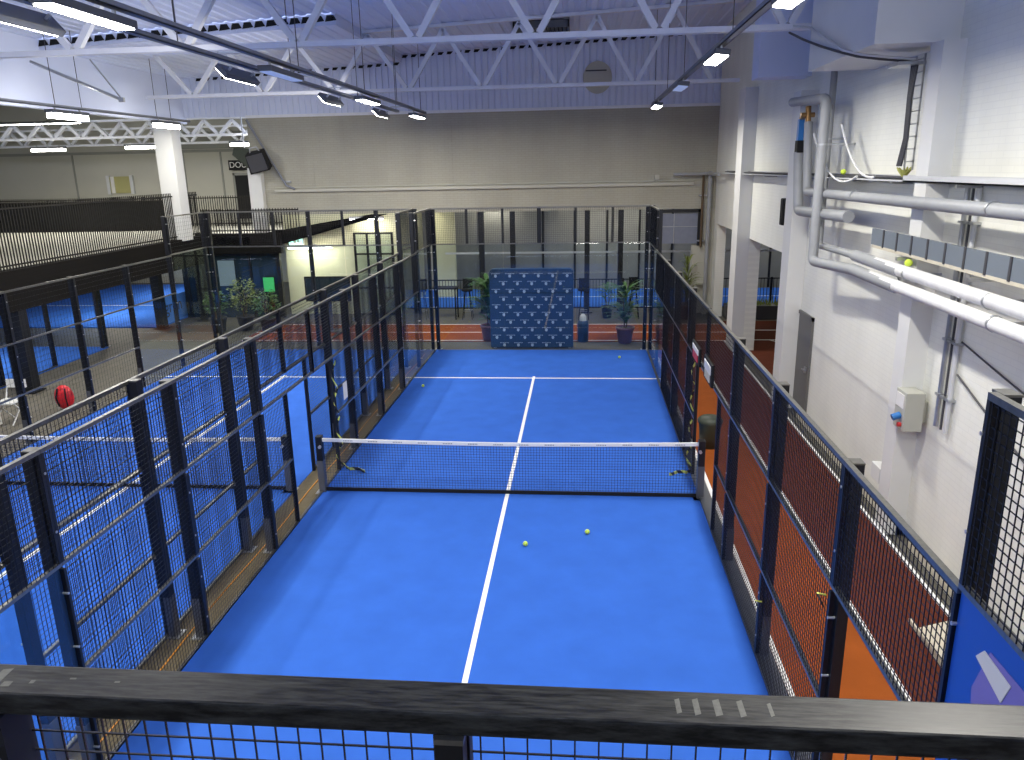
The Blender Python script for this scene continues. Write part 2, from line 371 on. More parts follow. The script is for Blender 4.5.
def picket_fence(x0, x1, y, h, label, step=.11):
    f = thing('picket_fence', (x0, y, 0), label, 'fence')
    MB().box(x0, y-.02, h-.04, x1, y+.02, h).box(x0, y-.02, .06, x1, y+.02, .10).build('rail', 'black', f)
    p = MB(); x = x0+.05
    while x < x1: p.box(x-.009, y-.009, .1, x+.009, y+.009, h-.04); x += step
    p.build('picket_panel', 'black', f)
    x = x0
    while x <= x1+.01:
        MB().box(x-.03, y-.03, 0, x+.03, y+.03, h+.03).build('post', 'black', f); x += (x1-x0)/max(1, round((x1-x0)/2.4))
picket_fence(-4.4, 5.0, 16.4, 1.13, 'black picket fence behind the red running lanes beyond the back glass wall')
picket_fence(5.8, 12.0, 16.4, 1.13, 'black picket fence seen through the right wall opening')

# ------------------------------------------------------------------ right wall with openings
RW = MB()
ZT = 9.6
RW.box(XW, -14, 0, XW+.3, 6.2, ZT)
RW.box(XW, 6.2, 3.08, XW+.3, 10.0, ZT); RW.box(XW, 10.0, 0, XW+.3, 12.4, ZT)
RW.box(XW, 12.4, 3.12, XW+.3, 15.05, ZT); RW.box(XW, 15.05, 0, XW+.3, 16.0, ZT)
struct('wall_right', RW, 'bright')
# pilasters
struct('trim_8', MB().box(5.38, -1.10, 0, XW, -.75, 6.38), 'white')
struct('trim_9', MB().box(5.32, 4.70, 0, XW, 5.25, 6.35), 'white')
struct('trim_10', MB().box(5.32, 10.0, 0, XW, 10.75, 6.9), 'white')
# boxed duct/beam high on the wall
struct('trim_11', MB().box(4.66, -.9, 6.38, XW, 1.9, 9.6), 'white')
struct('trim_12', MB().box(4.62, 5.3, 6.66, XW, 5.9, 9.6), 'fascia')
# right hall beyond the openings
struct('wall_far_right', MB().box(13, 3, 0, 13.2, 21.8, 4.3), 'greypanel')
struct('ceiling_far', MB().box(XW+.3, 3, 3.6, 13, YW+.3, 3.7), 'greypanel')
struct('wall_side', MB().box(XW+.3, 2.9, 0, 13, 3.0, 4), 'greypanel')
# door
d = struct('door_1', MB().box(XW-.03, 3.82, 0, XW, 4.68, 2.05), 'doorgrey')
MB().box(XW-.06, 3.90, .98, XW-.03, 3.98, 1.10).box(XW-.09, 3.92, 1.03, XW-.06, 4.05, 1.05).build('door_handle', 'galv', d)
MB().box(XW-.045, 3.75, 0, XW, 3.82, 2.12).box(XW-.045, 3.75, 2.05, XW, 4.70, 2.12).build('door_frame', 'doorgrey', d)

# ------------------------------------------------------------------ roof deck, beams, trusses
D = MB()
def deck(mb, x0, x1, y0, y1, zoff, step=.30, d=.03):
    x = x0; prof = []
    while x < x1:
        prof += [(x, 0), (x+step*.45, 0), (x+step*.55, d), (x+step*.90, d)]; x += step
    for (a, da), (b, db) in zip(prof, prof[1:]):
        mb.add([(a, y0, deckz(a)+da+zoff), (b, y0, deckz(b)+db+zoff), (b, y1, deckz(b)+db+zoff), (a, y1, deckz(a)+da+zoff)], [(0, 1, 2, 3)])
deck(D, -4.9, 7.4, -14, YW+.1, 0); deck(D, -30, -4.9, -14, 8.6, 0); deck(D, -30, -4.9, 8.6, YW+.1, -.22)
struct('ceiling', D, 'deck')
# closing the little step of the roof
Z = MB(); x = -13.5
while x < -5:
    z = deckz(x)
    Z.add([(x, 8.60, z-.18), (x+.29, 8.60, z-.15), (x+.22, 8.60, z-.03), (x+.05, 8.60, z-.03)], [(0, 1, 2, 3)]); x += .30
y = 8.7
while y < 15.5:
    z = deckz(-4.9); Z.box(-4.93, y, z-.20, -4.90, y+.22, z-.06); y += .42
struct('trim_14', Z, 'rubber')
struct('trim_20', MB().beam((-30, 8.64, deckz(-30)-.06), (-4.85, 8.64, deckz(-4.85)-.06), .04, .40).box(-4.90, 8.6, deckz(-4.9)-.26, -4.84, YW, deckz(-4.9)+.14), 'fascia')
Z = MB(); x = -12
while x < 6.5:
    z = deckz(x)-(.24 if x < -4.9 else .03); Z.add([(x, YW-.09, z-.10), (x+.14, YW-.09, z-.10), (x+.22, YW-.09, z-.01), (x+.03, YW-.09, z-.01)], [(0, 1, 2, 3)]); x += .30
struct('trim_15', Z, 'rubber')
# roof louvre
lv = thing('roof_louvre', (0, 12.1, 8.7), 'square grey slatted vent under the roof near the top middle', 'vent')
MB().box(-.75, 11.5, 8.72, .8, 11.55, 8.9).box(-.75, 13.0, 8.72, .8, 13.05, 8.9).box(-.75, 11.5, 8.72, -.7, 13.05, 8.9).box(.75, 11.5, 8.72, .8, 13.05, 8.9).build('frame', 'housing', lv)
s = MB()
for i in range(13): s.add([(-.7+i*.11, 11.55, 8.74), (-.64+i*.11, 11.55, 8.84), (-.64+i*.11, 13.0, 8.84), (-.7+i*.11, 13.0, 8.74)], [(0, 1, 2, 3)])
s.build('slat_panel', 'galv', lv)
MB().box(-.7, 11.55, 8.9, .75, 13.0, 8.92).build('backing', 'cable', lv)

def truss(y, x0, x1, label, zb=7.18, zt=8.42, off=0, r=.045, step=2.08, flat=False):
    t = thing('roof_truss', (x0, y, zb), label, 'truss', 'white roof trusses')
    MB().box(x0, y-.09, zb-.045, x1, y+.09, zb+.045).build('bottom_chord', 'whitesteel', t)
    dz = (lambda x: zt) if flat else (lambda x: deckz(x)-.10)
    MB().beam((x0, y, dz(x0)+.06), (x1, y, dz(x1)+.06), .16, .08).build('top_chord', 'whitesteel', t)
    x = x0+off
    while x < x1:
        for sx in (-1, 1):
            xt = x+sx*step/2
            if x0-.1 <= xt <= x1+.1: MB().beam((x+sx*.06, y, zb+.05), (xt, y, dz(xt)-.03), .11, .11).build('web_brace', 'whitesteel', t)
        x += step
    return t
truss(2.9, -12.4, XW-.02, 'nearest white lattice truss crossing the ceiling at the top of the picture', off=.28)
truss(11.1, -11.3, XW-.3, 'white lattice truss crossing under the roof just before the back wall', off=1.4)
truss(-5.7, -12.4, XW-.02, 'white lattice truss overhead, out of view above the near court', off=.7)
# cranked brace bars near left
br = thing('tie_rod', (-12.0, 3, 7.6), 'long sloping grey brace rod under the roof at the left', 'brace')
MB().tube([(-11.75, 7, 7.65), (-9.64, 7, 6.75)], .035).build('rod', 'galv', br)
MB().box(-9.70, 6.96, 6.7, -9.58, 7.04, 6.8).build('end_plate', 'galv', br)
br = thing('tie_rod', (-7, 3, 7.6), 'thin sloping brace rod right of the long one under the roof', 'brace')
MB().tube([(-10.27, 7, 7.65), (-9.64, 7.0, 6.78)], .02).build('rod', 'galv', br)

# ------------------------------------------------------------------ lamp rows and cable trays
def tray(x, y0, y1, z, label, w=.10, hang=(0,)):
    t = thing('cable_tray', (x, y0, z), label, 'cable tray', 'suspended lamp rails')
    MB().box(x-w/2, y0, z, x+w/2, y1, z+.012).box(x-w/2, y0, z, x-w/2+.01, y1, z+.06).box(x+w/2-.01, y0, z, x+w/2, y1, z+.06).build('channel', 'trayrail', t)
    for y in hang: MB().box(x-.006, y-.006, z+.06, x+.006, y+.006, deckz(x)-.02).build('hanger_wire', 'cable', t)
tray(-3.52, -9, 12.6, 6.64, 'right-hand rail of the double lamp rail running from top left to the back', hang=(-6, -2, 2, 6, 9, 12))
tray(-4.02, -9, 11.2, 6.60, 'left-hand rail of the double lamp rail running from top left to the back', hang=(-5, -1, 3, 7.2, 11))
tray(3.14, -9, 11.6, 6.64, 'single lamp rail running down to the right of the ceiling centre', hang=(-5, 0, 5, 8, 11.2))
tray(-11.25, 2, 13.3, 6.62, 'thin lamp rail running to the white column at the left', hang=(4, 6.9, 7.9, 11.4, 12.2))
x = -3.77
lk = thing('rail_link', (x, 6, 6.66), 'cross brackets joining the two rails of the double lamp rail', 'bracket')
for y in (-3.5, .2, 3.2, 5.2, 7.8, 10.5): MB().box(-4.05, y-.03, 6.68, -3.48, y+.03, 6.71).build('bracket', 'galv', lk)
def lamp(x, y, z, L, label, tilt=0, lit=True, power=1.0, axis='y', deep=.0):
    t = thing('ceiling_light', (x, y, z), label, 'ceiling light', 'linear lamps hanging from the rails')
    t['_o'] = (0, 0, 0)
    w = .11
    def s(mb, a0, b0, c0, a1, b1, c1):
        return mb.box(a0, b0, c0, a1, b1, c1) if axis == 'y' else mb.box(b0, a0, c0, b1, a1, c1)
    s(MB(), -w, -L/2, -.03, w, L/2, .05).build('housing', 'housing', t, bevel=.01)
    s(MB(), -w+.02, -L/2+.04, -.045-deep, w-.02, L/2-.04, -.03).build('diffuser', 'lamp' if lit else 'lampdim', t)
    k = MB()
    for q in (-L/3, L/3): s(k, -.015, q-.015, .05, .015, q+.015, .12)
    k.build('bracket', 'galv', t)
    if lit:
        a = bpy.data.lights.new('lamp_light', 'AREA'); a.shape = 'RECTANGLE'; a.size = w*2 if axis == 'y' else L; a.size_y = L if axis == 'y' else w*2
        a.energy = LAMP_W*power; a.color = (1, .96, .88)
        ao = bpy.data.objects.new('lamp_light', a); COL.objects.link(ao); ao.parent = t; ao.location = (0, 0, -.055-deep)
    t.rotation_euler = (0, tilt, 0)
    return t
q = 0
for y, L, lit, lab in ((-3.62, 1.35, True, 'largest bright lamp at the top left of the ceiling'),
                       (1.3, 1.4, False, 'faint bluish lamp on the double rail right of the dark-sided one'),
                       (6.35, 1.4, True, 'bright lamp on the double rail in the middle, third lit one from the left wall'),
                       (11.6, 1.4, True, 'bright lamp at the far end of the double rail')):
    lamp(-3.55, y, 6.52, L, lab, lit=lit)
lamp(-3.55, -8, 6.52, 1.5, 'lit lamp over the near end of the court, above the picture')
for y, lab in ((-3.75, 'dark-sided lamp in the top left corner with a bright lower edge'), (1.15, 'dark-sided lamp tilted away on the left rail near the top'),
               (5.75, 'dark-sided lamp left of the bright middle lamp of the double rail'), (10.0, 'small dark-sided lamp near the far end of the left rail')):
    lamp(-4.2, y, 6.50, 1.2, lab, tilt=.85, power=.8)
for y, lit, lab in ((-8.0, True, 'lit lamp of the right rail above the picture'), (-3.35, True, 'bright lamp of the right rail cut by the top edge of the picture'), (1.0, True, 'bright tilted lamp on the right rail'), (5.2, False, 'dark unlit lamp on the right rail between the two bright ones'), (10.15, True, 'small bright lamp at the far end of the right rail')):
    lamp(3.10, y, 6.52, 1.1, lab, lit=lit, tilt=.12)
lamp(-11.3, 7.4, 6.52, 1.4, 'bright lamp hanging left of the white column', axis='y', deep=.10, power=.5)
lamp(-11.2, 11.8, 6.52, 1.3, 'bright lamp hanging right in front of the white column', axis='y', deep=.10, power=.45)
lamp(-11.3, 2.0, 6.52, 1.3, 'lit lamp beyond the left picture edge on the thin rail', axis='y')

# ------------------------------------------------------------------ left hall and mezzanine
struct('wall_left_upper', MB().box(-12.8, -14, 6.72, -12.6, YW+.1, 8.6), 'fascia')
struct('wall_left_far', MB().box(-30, 24, 0, -8, 24.2, 8.5), 'beige')
struct('ceiling_left', MB().box(-30, YW+.2, 8.4, -10.4, 24.2, 8.5).box(-30, -14, 7.9, -12.8, YW+.2, 8.0), 'beige')
struct('wall_left', MB().box(-30.2, -14, 0, -30, 24.2, 8.5), 'beige')
J = MB()
for x in (-27, -22.6, -17.2, -15.4): J.box(x, 23.95, 3, x+.07, 24, 6.1)
J.box(-30, 23.93, 6.0, -10.4, 24, 6.12)
struct('trim_16', J, 'greypanel')
struct('wall_return', MB().box(-10.1, 18.6, 3.0, -10.0, 24, 8.4), 'beige')
struct('trim_17', MB().box(-10.45, YW-.25, 2.95, -9.98, YW+.05, 5.2), 'white')
w = struct('window_2', MB().box(-20.9, 23.9, 4.25, -19.75, 23.95, 5.0), mat('lit yellow window pane', (.36, .34, .14), .4))
MB().box(-21.0, 23.86, 4.2, -20.85, 23.97, 5.05).box(-19.85, 23.86, 4.2, -19.7, 23.97, 5.05).build('window_frame', 'conduit', w)
MB().box(-20.78, 23.85, 4.25, -20.62, 23.9, 5.0).build('pale_panel', 'paper', w)
d = struct('door_2', MB().box(-14.75, 23.9, 3.0, -14.05, 23.96, 4.95), 'rubber')
MB().box(-14.85, 23.88, 3, -14.75, 23.97, 5.05).box(-14.05, 23.88, 3, -13.95, 23.97, 5.05).box(-14.85, 23.88, 4.95, -13.95, 23.97, 5.05).build('door_frame', 'greypanel', d)
sg = thing('sign_board', (-14.8, 23.9, 5.45), 'black sign board with pale capital letters above the dark door, half behind the loudspeaker', 'sign')
MB().box(-14.95, 23.8, 5.18, -14.0, 24.0, 5.62).build('board', 'rubber', sg)
text_mesh('lettering', 'DOU', .36, 'paper', sg, Matrix.Translation((-14.5, 23.79, 5.40)) @ Matrix.Rotation(pi/2, 4, 'X'))
struct('window_3', MB().box(-18.6, 23.9, 6.15, -14.3, 23.95, 6.9), 'greypanel')
# mezzanine slab
struct('floor_mezzanine', MB().box(-30, -10, 2.55, -12.35, 24, 2.9).box(-12.35, 14.9, 2.55, -10.4, 24, 2.9), 'beige')
fb = MB().box(-12.35, -10, 2.0, -12.05, 15.0, 2.95).box(-12.35, 14.9, 2.3, -9.3, 15.1, 3.0)
struct('trim_18', fb, 'darkwood')
struct('wall_white_column', MB().box(-12.55, 13.4, 2.9, -11.95, 13.95, 6.72), 'white')
def slats(p, q, h, z, label, step=.10):
    p, q = Vector(p), Vector(q); d = q-p; n = int(d.length/step); u = d.normalized()
    f = thing('slat_balustrade', (p.x, p.y, z), label, 'balustrade', 'mezzanine balustrades')
    m = MB()
    for i in range(n+1):
        c = p+u*i*step; m.box(c.x-.012, c.y-.012, z-.05, c.x+.012, c.y+.012, z+h)
    m.build('slat_panel', 'slat', f)
    MB().beam((p.x, p.y, z+h*.93), (q.x, q.y, z+h*.93), .03, .04).beam((p.x, p.y, z+.1), (q.x, q.y, z+.1), .03, .04).build('rail', 'slat', f)
slats((-12.15, 4.4), (-12.15, 13.3), 1.5, 2.95, 'dark vertical slat balustrade along the mezzanine edge left of the white column')
slats((-12.15, -10), (-12.15, 4.3), 1.5, 2.95, 'dark slat balustrade nearest the left picture edge')
slats((-12.15, 14.2), (-12.15, 14.95), 1.5, 2.95, 'short slat balustrade right behind the white column')
slats((-12.1, 15.0), (-8.6, 15.0), .85, 3.0, 'low slat balustrade right of the white column above the glass corner')
slats((-29, 20.5), (-11.0, 20.5), 1.25, 2.9, 'long slat balustrade at the back of the mezzanine below the yellow window')
dk = thing('bar_counter', (-20, 18.5, 2.9), 'long dark counter standing behind the mezzanine balustrade', 'counter')
MB().box(-26, 18.2, 2.9, -15.6, 18.9, 4.0).build('body', 'rubber', dk)
MB().box(-26.1, 18.1, 4.0, -15.5, 19.0, 4.06).build('counter_top', 'slat', dk)
# columns under mezzanine
for x, y, lab in ((-12.2, 5.6, 'thick black column under the mezzanine left of the middle'), (-12.2, 14.6, 'thick black column under the mezzanine corner'), (-13.05, 13.2, 'thick black column at the corner of the far left blue court'), (-12.6, -1.5, 'thick black column under the mezzanine at the left picture edge')):
    c = thing('steel_column', (x, y, 0), lab, 'column')
    MB().box(x-.14, y-.14, .02, x+.14, y+.14, 2.2 if x > -12.5 else 2.55).build('shaft', 'black', c)
    MB().box(x-.22, y-.22, 0, x+.22, y+.22, .02).build('base_plate', 'black', c)
# left hall trusses and lamps
truss(18, -29, -10.2, 'white lattice truss in the left hall beyond the row of lamps', zb=6.45, zt=7.0, r=.03, step=1.1, flat=True)
truss(22.2, -29, -10.6, 'farther low white lattice truss in the left hall', zb=6.35, zt=6.95, r=.03, step=1.1, flat=True)
for x, y, L, lab in ((-19.8, 18.5, 1.4, 'bright lamp in the left hall nearest the left picture edge'), (-15.55, 18, 1.5, 'bright lamp in the left hall just left of the white column'), (-11.15, 17.4, 1.4, 'bright lamp in the left hall above the loudspeaker')):
    lamp(x, y, 6.14, L, lab, axis='x', power=.75, deep=.08)
lamp(-18.3, 15.3, 6.86, 4.2, 'long bright strip lamp high in the left hall', axis='x', power=.5)

# loudspeaker
sp_ = thing('loudspeaker', (-9.92, 15.2, 5.42), 'black box loudspeaker hung tilted on the wall above the yellow wall', 'loudspeaker')
sp_['_o'] = (0, 0, 0)
MB().prism([(-.35, -.33), (.35, -.33), (.30, .33), (-.30, .33)], 'y', -.25, .25).build('cabinet', 'rubber', sp_, bevel=.02)
MB().box(-.28, -.27, -.28, .28, -.25, .28).build('grille', 'cable', sp_)
MB().tube([(-.16, 0, .32), (-.12, 0, .47), (.12, 0, .47), (.16, 0, .32)], .025).build('bracket', 'galv', sp_)
sp_.rotation_euler = (.25, -.22, .15)
sp2 = thing('loudspeaker', (-10.9, 16.4, 5.62), 'second dark loudspeaker behind and left of the tilted one', 'loudspeaker')
sp2['_o'] = (0, 0, 0)
MB().prism([(-.38, .05), (.15, -.42), (.42, .25), (-.3, .30)], 'y', -.2, .2).build('cabinet', 'bin', sp2, bevel=.02)
MB().box(-.02, 0, .30, .02, .03, 2.775).build('bracket', 'galv', sp2)
ds = thing('brace_pipe', (-9.9, YW-.1, 6.6), 'thin sloping grey pipe on the back wall right of the loudspeaker', 'pipe')
MB().tube([(-10.35, YW-.12, 6.8), (-9.15, YW-.12, 4.6), (-8.85, YW-.12, 4.46)], .04).build('tube', 'trayrail', ds)
MB().box(-9.2, YW-.1, 4.7, -9.0, YW, 4.75).build('clip', 'galv', ds)

# yellow wall area behind the neighbouring court
struct('wall_yellow', MB().box(-9.45, YW, 0, -5.3, YW+.15, 3.58), 'yellow')
struct('wall_yellow_side', MB().box(-5.4, YW+.1, 0, -5.3, 20, 3.58), 'yellow')
struct('trim_19', MB().prism([(-9.9, 2.45), (-9.9, 3.0), (-5.6, 3.56), (-6.2, 3.56)], 'y', YW-.5, YW-.02), 'darkwood')
ex = thing('exit_sign', (-9.0, YW-.08, 2.66), 'small green lit exit sign on the pale yellow wall', 'sign')
MB().box(-9.28, YW-.12, 2.5, -8.72, YW-.02, 2.82).build('housing', 'housew', ex)
MB().box(-9.25, YW-.13, 2.53, -8.75, YW-.12, 2.79).build('panel', 'exit', ex)
MB().box(-9.08, YW-.135, 2.58, -8.98, YW-.13, 2.74).box(-8.95, YW-.135, 2.62, -8.85, YW-.13, 2.7).build('pictogram', 'paper', ex)
def batten(x, y, z, lab, e, sz=.5, L=1.2, ax='x', col=(1, .95, .82), name='batten_lamp'):
    l = thing(name, (x, y, z), lab, 'lamp'); w = .07
    hx, hy = (L/2, w) if ax == 'x' else (w, L/2)
    MB().box(x-hx, y-hy, z+.02, x+hx, y+hy, z+.10).build('housing', 'housew', l)
    MB().box(x-hx+.02, y-hy+.01, z-.01, x+hx-.02, y+hy-.01, z+.02).build('diffuser', 'lamp', l)
    a = bpy.data.lights.new('lamp_light', 'AREA'); a.shape = 'RECTANGLE'; a.size = 2*hx; a.size_y = 2*hy; a.energy = e; a.color = col
    ao = bpy.data.objects.new('lamp_light', a); COL.objects.link(ao); ao.parent = l; ao.location = (0, 0, -.03)
    return l
batten(-8.4, 15.3, 2.44, 'unseen lamp added behind the dark mezzanine beam, lighting the pale yellow wall', 6, L=1.6)  # unseen lamp, added for the warm light on the yellow wall
MB().box(-8.5, 15.3, 2.5, -8.3, YW, 2.54).build('bracket', 'housew', bpy.data.objects['batten_lamp.004'])
batten(-6.3, 15.35, 3.40, 'lamp added under the lintel to light the right part of the yellow wall', 5, L=1.2)  # second lamp added for the glow of the yellow wall
batten(-16, 7.0, 2.44, 'unseen lamp added under the mezzanine over the near far-left court', 80, L=1.5, ax='y')  # unseen, added to brighten the blue court below the slab
batten(-15, 1.5, 2.44, 'unseen lamp added under the mezzanine toward the left picture edge', 80, L=1.5, ax='y')  # another unseen lamp added for light under the slab
batten(-16, 15.5, 2.44, 'unseen lamp added under the mezzanine over the farther far-left court', 75, L=1.5, ax='y')  # added out of sight to brighten the farther court
batten(-16, 20.5, 2.44, 'unseen lamp added under the mezzanine near its back wall', 75, L=1.5, ax='y')  # unseen lamp added to light the back of this area
batten(-5.6, 18.6, 3.6, 'lamp added to brighten the pale yellow wall of the far hall', 75, L=1.2)  # lamp added only to brighten the yellow wall portion
batten(8.8, 9.5, 3.48, 'lamp over the red floor beyond the right wall opening', 12, L=1.2, ax='y')
w5 = struct('window_5', MB().box(-6.75, YW-.30, .1, -5.45, YW-.28, 2.9), 'glass')
fr5 = MB()
for x in (-6.8, -6.35, -5.9, -5.45): fr5.box(x-.035, YW-.33, 0, x+.035, YW-.25, 2.95)
for z in (.05, 1.0, 2.2, 2.92): fr5.box(-6.8, YW-.33, z-.03, -5.45, YW-.25, z+.03)
fr5.build('window_frame', 'black', w5)
# glass vestibule
v = struct('window_4', MB().box(-13.0, 15.10, 0, -9.5, 15.14, 2.5), 'darkglass')
MB().box(-13.1, 15.05, 0, -12.9, 15.2, 2.5).box(-12.0, 15.05, 0, -11.92, 15.2, 2.3).box(-10.6, 15.05, 0, -10.52, 15.2, 2.3).box(-9.6, 15.05, 0, -9.45, 15.2, 2.45).box(-12, 15.05, 2.22, -9.5, 15.2, 2.3).build('window_frame', 'black', v)
MB().box(-11.75, 15.06, 1.15, -11.15, 15.09, 2.05).build('pale_panel', mat('pale door reflection', (.22, .30, .34), .6), v)  # paler panel painted in as the reflection of a white door
gs = thing('notice_board', (-9.9, 15.03, 0), 'small bright green notice standing on the glass behind the bush', 'sign')
MB().box(-10.10, 14.98, .95, -9.72, 15.02, 1.45).build('panel', 'green', gs)
MB().box(-10.12, 15.02, .93, -9.70, 15.05, 1.47).box(-9.94, 15.02, 0, -9.88, 15.05, .93).build('frame', 'black', gs)
# banner hung on the side of the far-left court
bn = thing('court_banner', (-13.15, 14.4, .5), 'light blue banner with dark lettering on the side of the far left court', 'banner')
MB().box(-13.2, 13.35, .04, -13.16, 15.6, .95).build('fabric', mat('light blue banner', (.09, .28, .80), .7), bn)
text_mesh('lettering', 'gron', .62, 'cable', bn, Matrix.Translation((-13.15, 14.25, .58)) @ Matrix.Rotation(pi/2, 4, 'Z') @ Matrix.Rotation(pi/2, 4, 'X'))

# ------------------------------------------------------------------ court fences
P = .05   # wire pitch
def fence(name, ax, fix, sgn, posts, segs, label, extra_posts=(), post_w=.10, post_d=.08, pitch=P, wire=.0045, bolts=True, wmat='wire'):
    """ax: axis the fence runs along; posts: [(s, height)]; segs: [(s0, s1, z0, z1, 'mesh'|'glass'|'board')]"""
    base = (fix, posts[0][0], 0) if ax == 'y' else (posts[0][0], fix, 0)
    f = thing(name, base, label, 'fence')
    def bx(mb, s0, s1, t0, t1, z0, z1):
        if ax == 'y': return mb.box(fix+sgn*t0, s0, z0, fix+sgn*t1, s1, z1)
        return mb.box(s0, fix+sgn*t0, z0, s1, fix+sgn*t1, z1)
    for s, h in posts:
        pm = bx(MB(), s-post_w/2, s+post_w/2, .045, .045+post_d, .0, h-.012)
        if bolts:
            for z in [.25, .75, 1.25, 1.75, 2.3, 2.8] + ([3.3, 3.8] if h > 3.5 else []):
                if ax == 'y': pm.tube([(fix+sgn*.045, s, z), (fix-sgn*.006, s, z)], .011, 6, m=1)
                else: pm.tube([(s, fix+sgn*.045, z), (s, fix-sgn*.006, z)], .011, 6, m=1)
        a = pm.build('post', ['black', 'bolt'], f)
        if h < 3.9 and h > 2.9: bx(MB(), s-post_w/2-.006, s+post_w/2+.006, .042, .052+post_d, .012, .5).build('post_sleeve', 'housing', a)
        bx(MB(), s-post_w/2-.002, s+post_w/2+.002, .043, .047+post_d, h-.012, h).build('post_cap', 'blackrail', a)
        bx(MB(), s-post_w/2-.04, s+post_w/2+.04, .03, .10+post_d, 0, .012).build('base_plate', 'galv', a)
    for s, z0, z1 in extra_posts: bx(MB(), s-.025, s+.025, .0, .05, z0, z1).build('door_post', 'black', f)
    for s0, s1, z0, z1, kind in segs:
        if kind == 'glass':
            bx(MB(), s0+.01, s1-.01, .020, .032, z0+.02, z1-.005).build('glass_panel', 'glass', f)
            continue
        if kind == 'board':
            bx(MB(), s0+.005, s1-.005, .018, .034, z0+.02, z1).build('board_panel', 'bluepanel', f); continue
        if kind == 'rail':
            bx(MB(), s0, s1, 0, .045, z0-.02, z1+.02).build('rail', 'blackrail', f); continue
        # framed mesh panel
        q = bx(MB(), s0+.002, s1-.002, 0, .04, z0, z0+.03)
        if z1 > 2.5: bx(q, s0+.002, s1-.002, 0, .04, z1-.035, z1)
        nf = len(q.f)
        bx(q, s0+.002, s0+.032, 0, .04, z0+.03, z1-.035); bx(q, s1-.032, s1-.002, 0, .04, z0+.03, z1-.035)
        q.m = [0]*nf+[1]*(len(q.f)-nf)
        q.build('frame', ['blackrail', 'black'], f)  # level bars take the painted sheen, uprights stay plain black
        w = MB(); n = int(round((s1-s0)/pitch))
        for i in range(1, n):
            s = s0+(s1-s0)*i/n; bx(w, s-wire/2, s+wire/2, .002, .002+wire, z0+.01, z1-.01)
        n = int(round((z1-z0)/pitch))
        for i in range(1, n):
            z = z0+(z1-z0)*i/n; bx(w, s0+.01, s1-.01, .002+wire, .002+2*wire, z-wire/2, z+wire/2)
        w.build('mesh_panel', wmat, f)
    return f
def side_segs(glass_lo='glass', upper=True, mesh='mesh'):
    sg = []
    for a, b in ((-10, -8), (8, 10)):
        sg += [(a, b, 0, 3, glass_lo if a < 0 else 'glass'), (a, b, 3, 4, mesh)]
    for a, b in ((-8, -6), (6, 8)):
        sg += [(a, b, 0, 2, 'glass'), (a, b, 2, 3, mesh)]
    for a in (-6, -4, 2, 4):
        sg += [(a, a+2, 0, 1, mesh), (a, a+2, 1, 2, mesh), (a, a+2, 2, 3, mesh)]
    sg += [(-2, 0, 2, 3, mesh), (0, 2, 2, 3, mesh), (-2, -1.14, 0, 1, mesh), (-2, -1.14, 1, 2, mesh), (.87, 2, 0, 1, mesh), (.87, 2, 1, 2, mesh)]
    return sg
hp = [(s, 4 if abs(s) >= 8 else 3) for s in (-10, -8, -6, -4, -2, 2, 4, 6, 8, 10)]
ep = [(-1.14, 0, 2.0), (.87, 0, 2.0), (0, 2.0, 3.0)]
hpr = [(-10, 4), (-7.68, 4)] + hp[2:]
sr = [s for s in side_segs('board')]
sr = [q for q in sr if q != (-8, -6, 0, 2, 'glass')]
sr = [(-7.68 if abs(a+8) < .01 else a, -7.68 if abs(b+8) < .01 else b, c, d, e) for a, b, c, d, e in sr]
fR = fence('court_fence', 'y', 3.0, 1, hpr, sr, 'tall black mesh side fence along the right edge of the main blue court', ep, wire=.0048)
fL = fence('court_fence', 'y', -3.0, -1, hp, side_segs(), 'black mesh side fence along the left edge of the main blue court', ep)
fB = fence('court_fence', 'y', -3.5, 1, hp, side_segs(), 'black mesh fence of the left neighbouring court, just left across the narrow strip', ep)
fBL = fence('court_fence', 'y', -9.5, -1, hp, side_segs(), 'black fence along the far left side of the neighbouring court, in front of the mezzanine', ep, pitch=.1, wire=.0035)
def end_segs(x0, x1, mesh=True):
    xs = [x0, x0+2, x1-2, x1]; sg = []
    for a, b in zip(xs, xs[1:]): sg.append((a, b, 0, 3, 'glass'))
    for i in range(int(x1-x0)): sg.append((x0+i, x0+i+1, 3, 4, 'mesh'))
    return sg
fE = fence('court_fence', 'x', 10.0, 1, [(-2.94, 4), (2.94, 4)], end_segs(-3, 3), 'glass end wall with mesh on top at the far end of the main court')
MB().box(-.05, 10.045, 3.0, .05, 10.13, 4.0).build('post', 'black', fE)
fEB = fence('court_fence', 'x', 10.0, 1, [(-9.44, 4), (-6.5, 4), (-4.55, 4), (-3.56, 4)], end_segs(-9.5, -3.5), 'glass end wall with mesh on top at the far end of the left neighbouring court')
fN = fence('court_fence', 'x', -9.86, -1, [(-2.93, 3.95), (-1.99, 3.95), (-.10, 3.95), (.90, 3.95), (1.93, 3.95), (2.93, 3.95)],
           [(-3, -2, 2.98, 3.95, 'mesh'), (-2, -1, 2.98, 3.95, 'mesh'), (-1, -.08, 2.98, 3.95, 'mesh'), (-.08, .90, 2.98, 3.95, 'mesh'), (.90, 1.93, 2.98, 3.95, 'mesh'), (1.93, 3, 2.98, 3.95, 'mesh'),
            (-3, -1, 0, 2.98, 'glass'), (-1, 1, 0, 2.98, 'glass'), (1, 3, 0, 2.98, 'glass')],
           'near end fence with wide rubbed black top rail across the bottom of the picture', post_w=.055, post_d=.05, wire=.0036, wmat='wiregloss')
MB().box(-.185, -9.965, 0, -.028, -9.90, 3.955).build('post', 'black', fN)
MB().box(-3.4, -9.955, 3.958, 3.6, -9.858, 4.010).build('top_rail', 'worn', fN, bevel=.006)
k = MB()
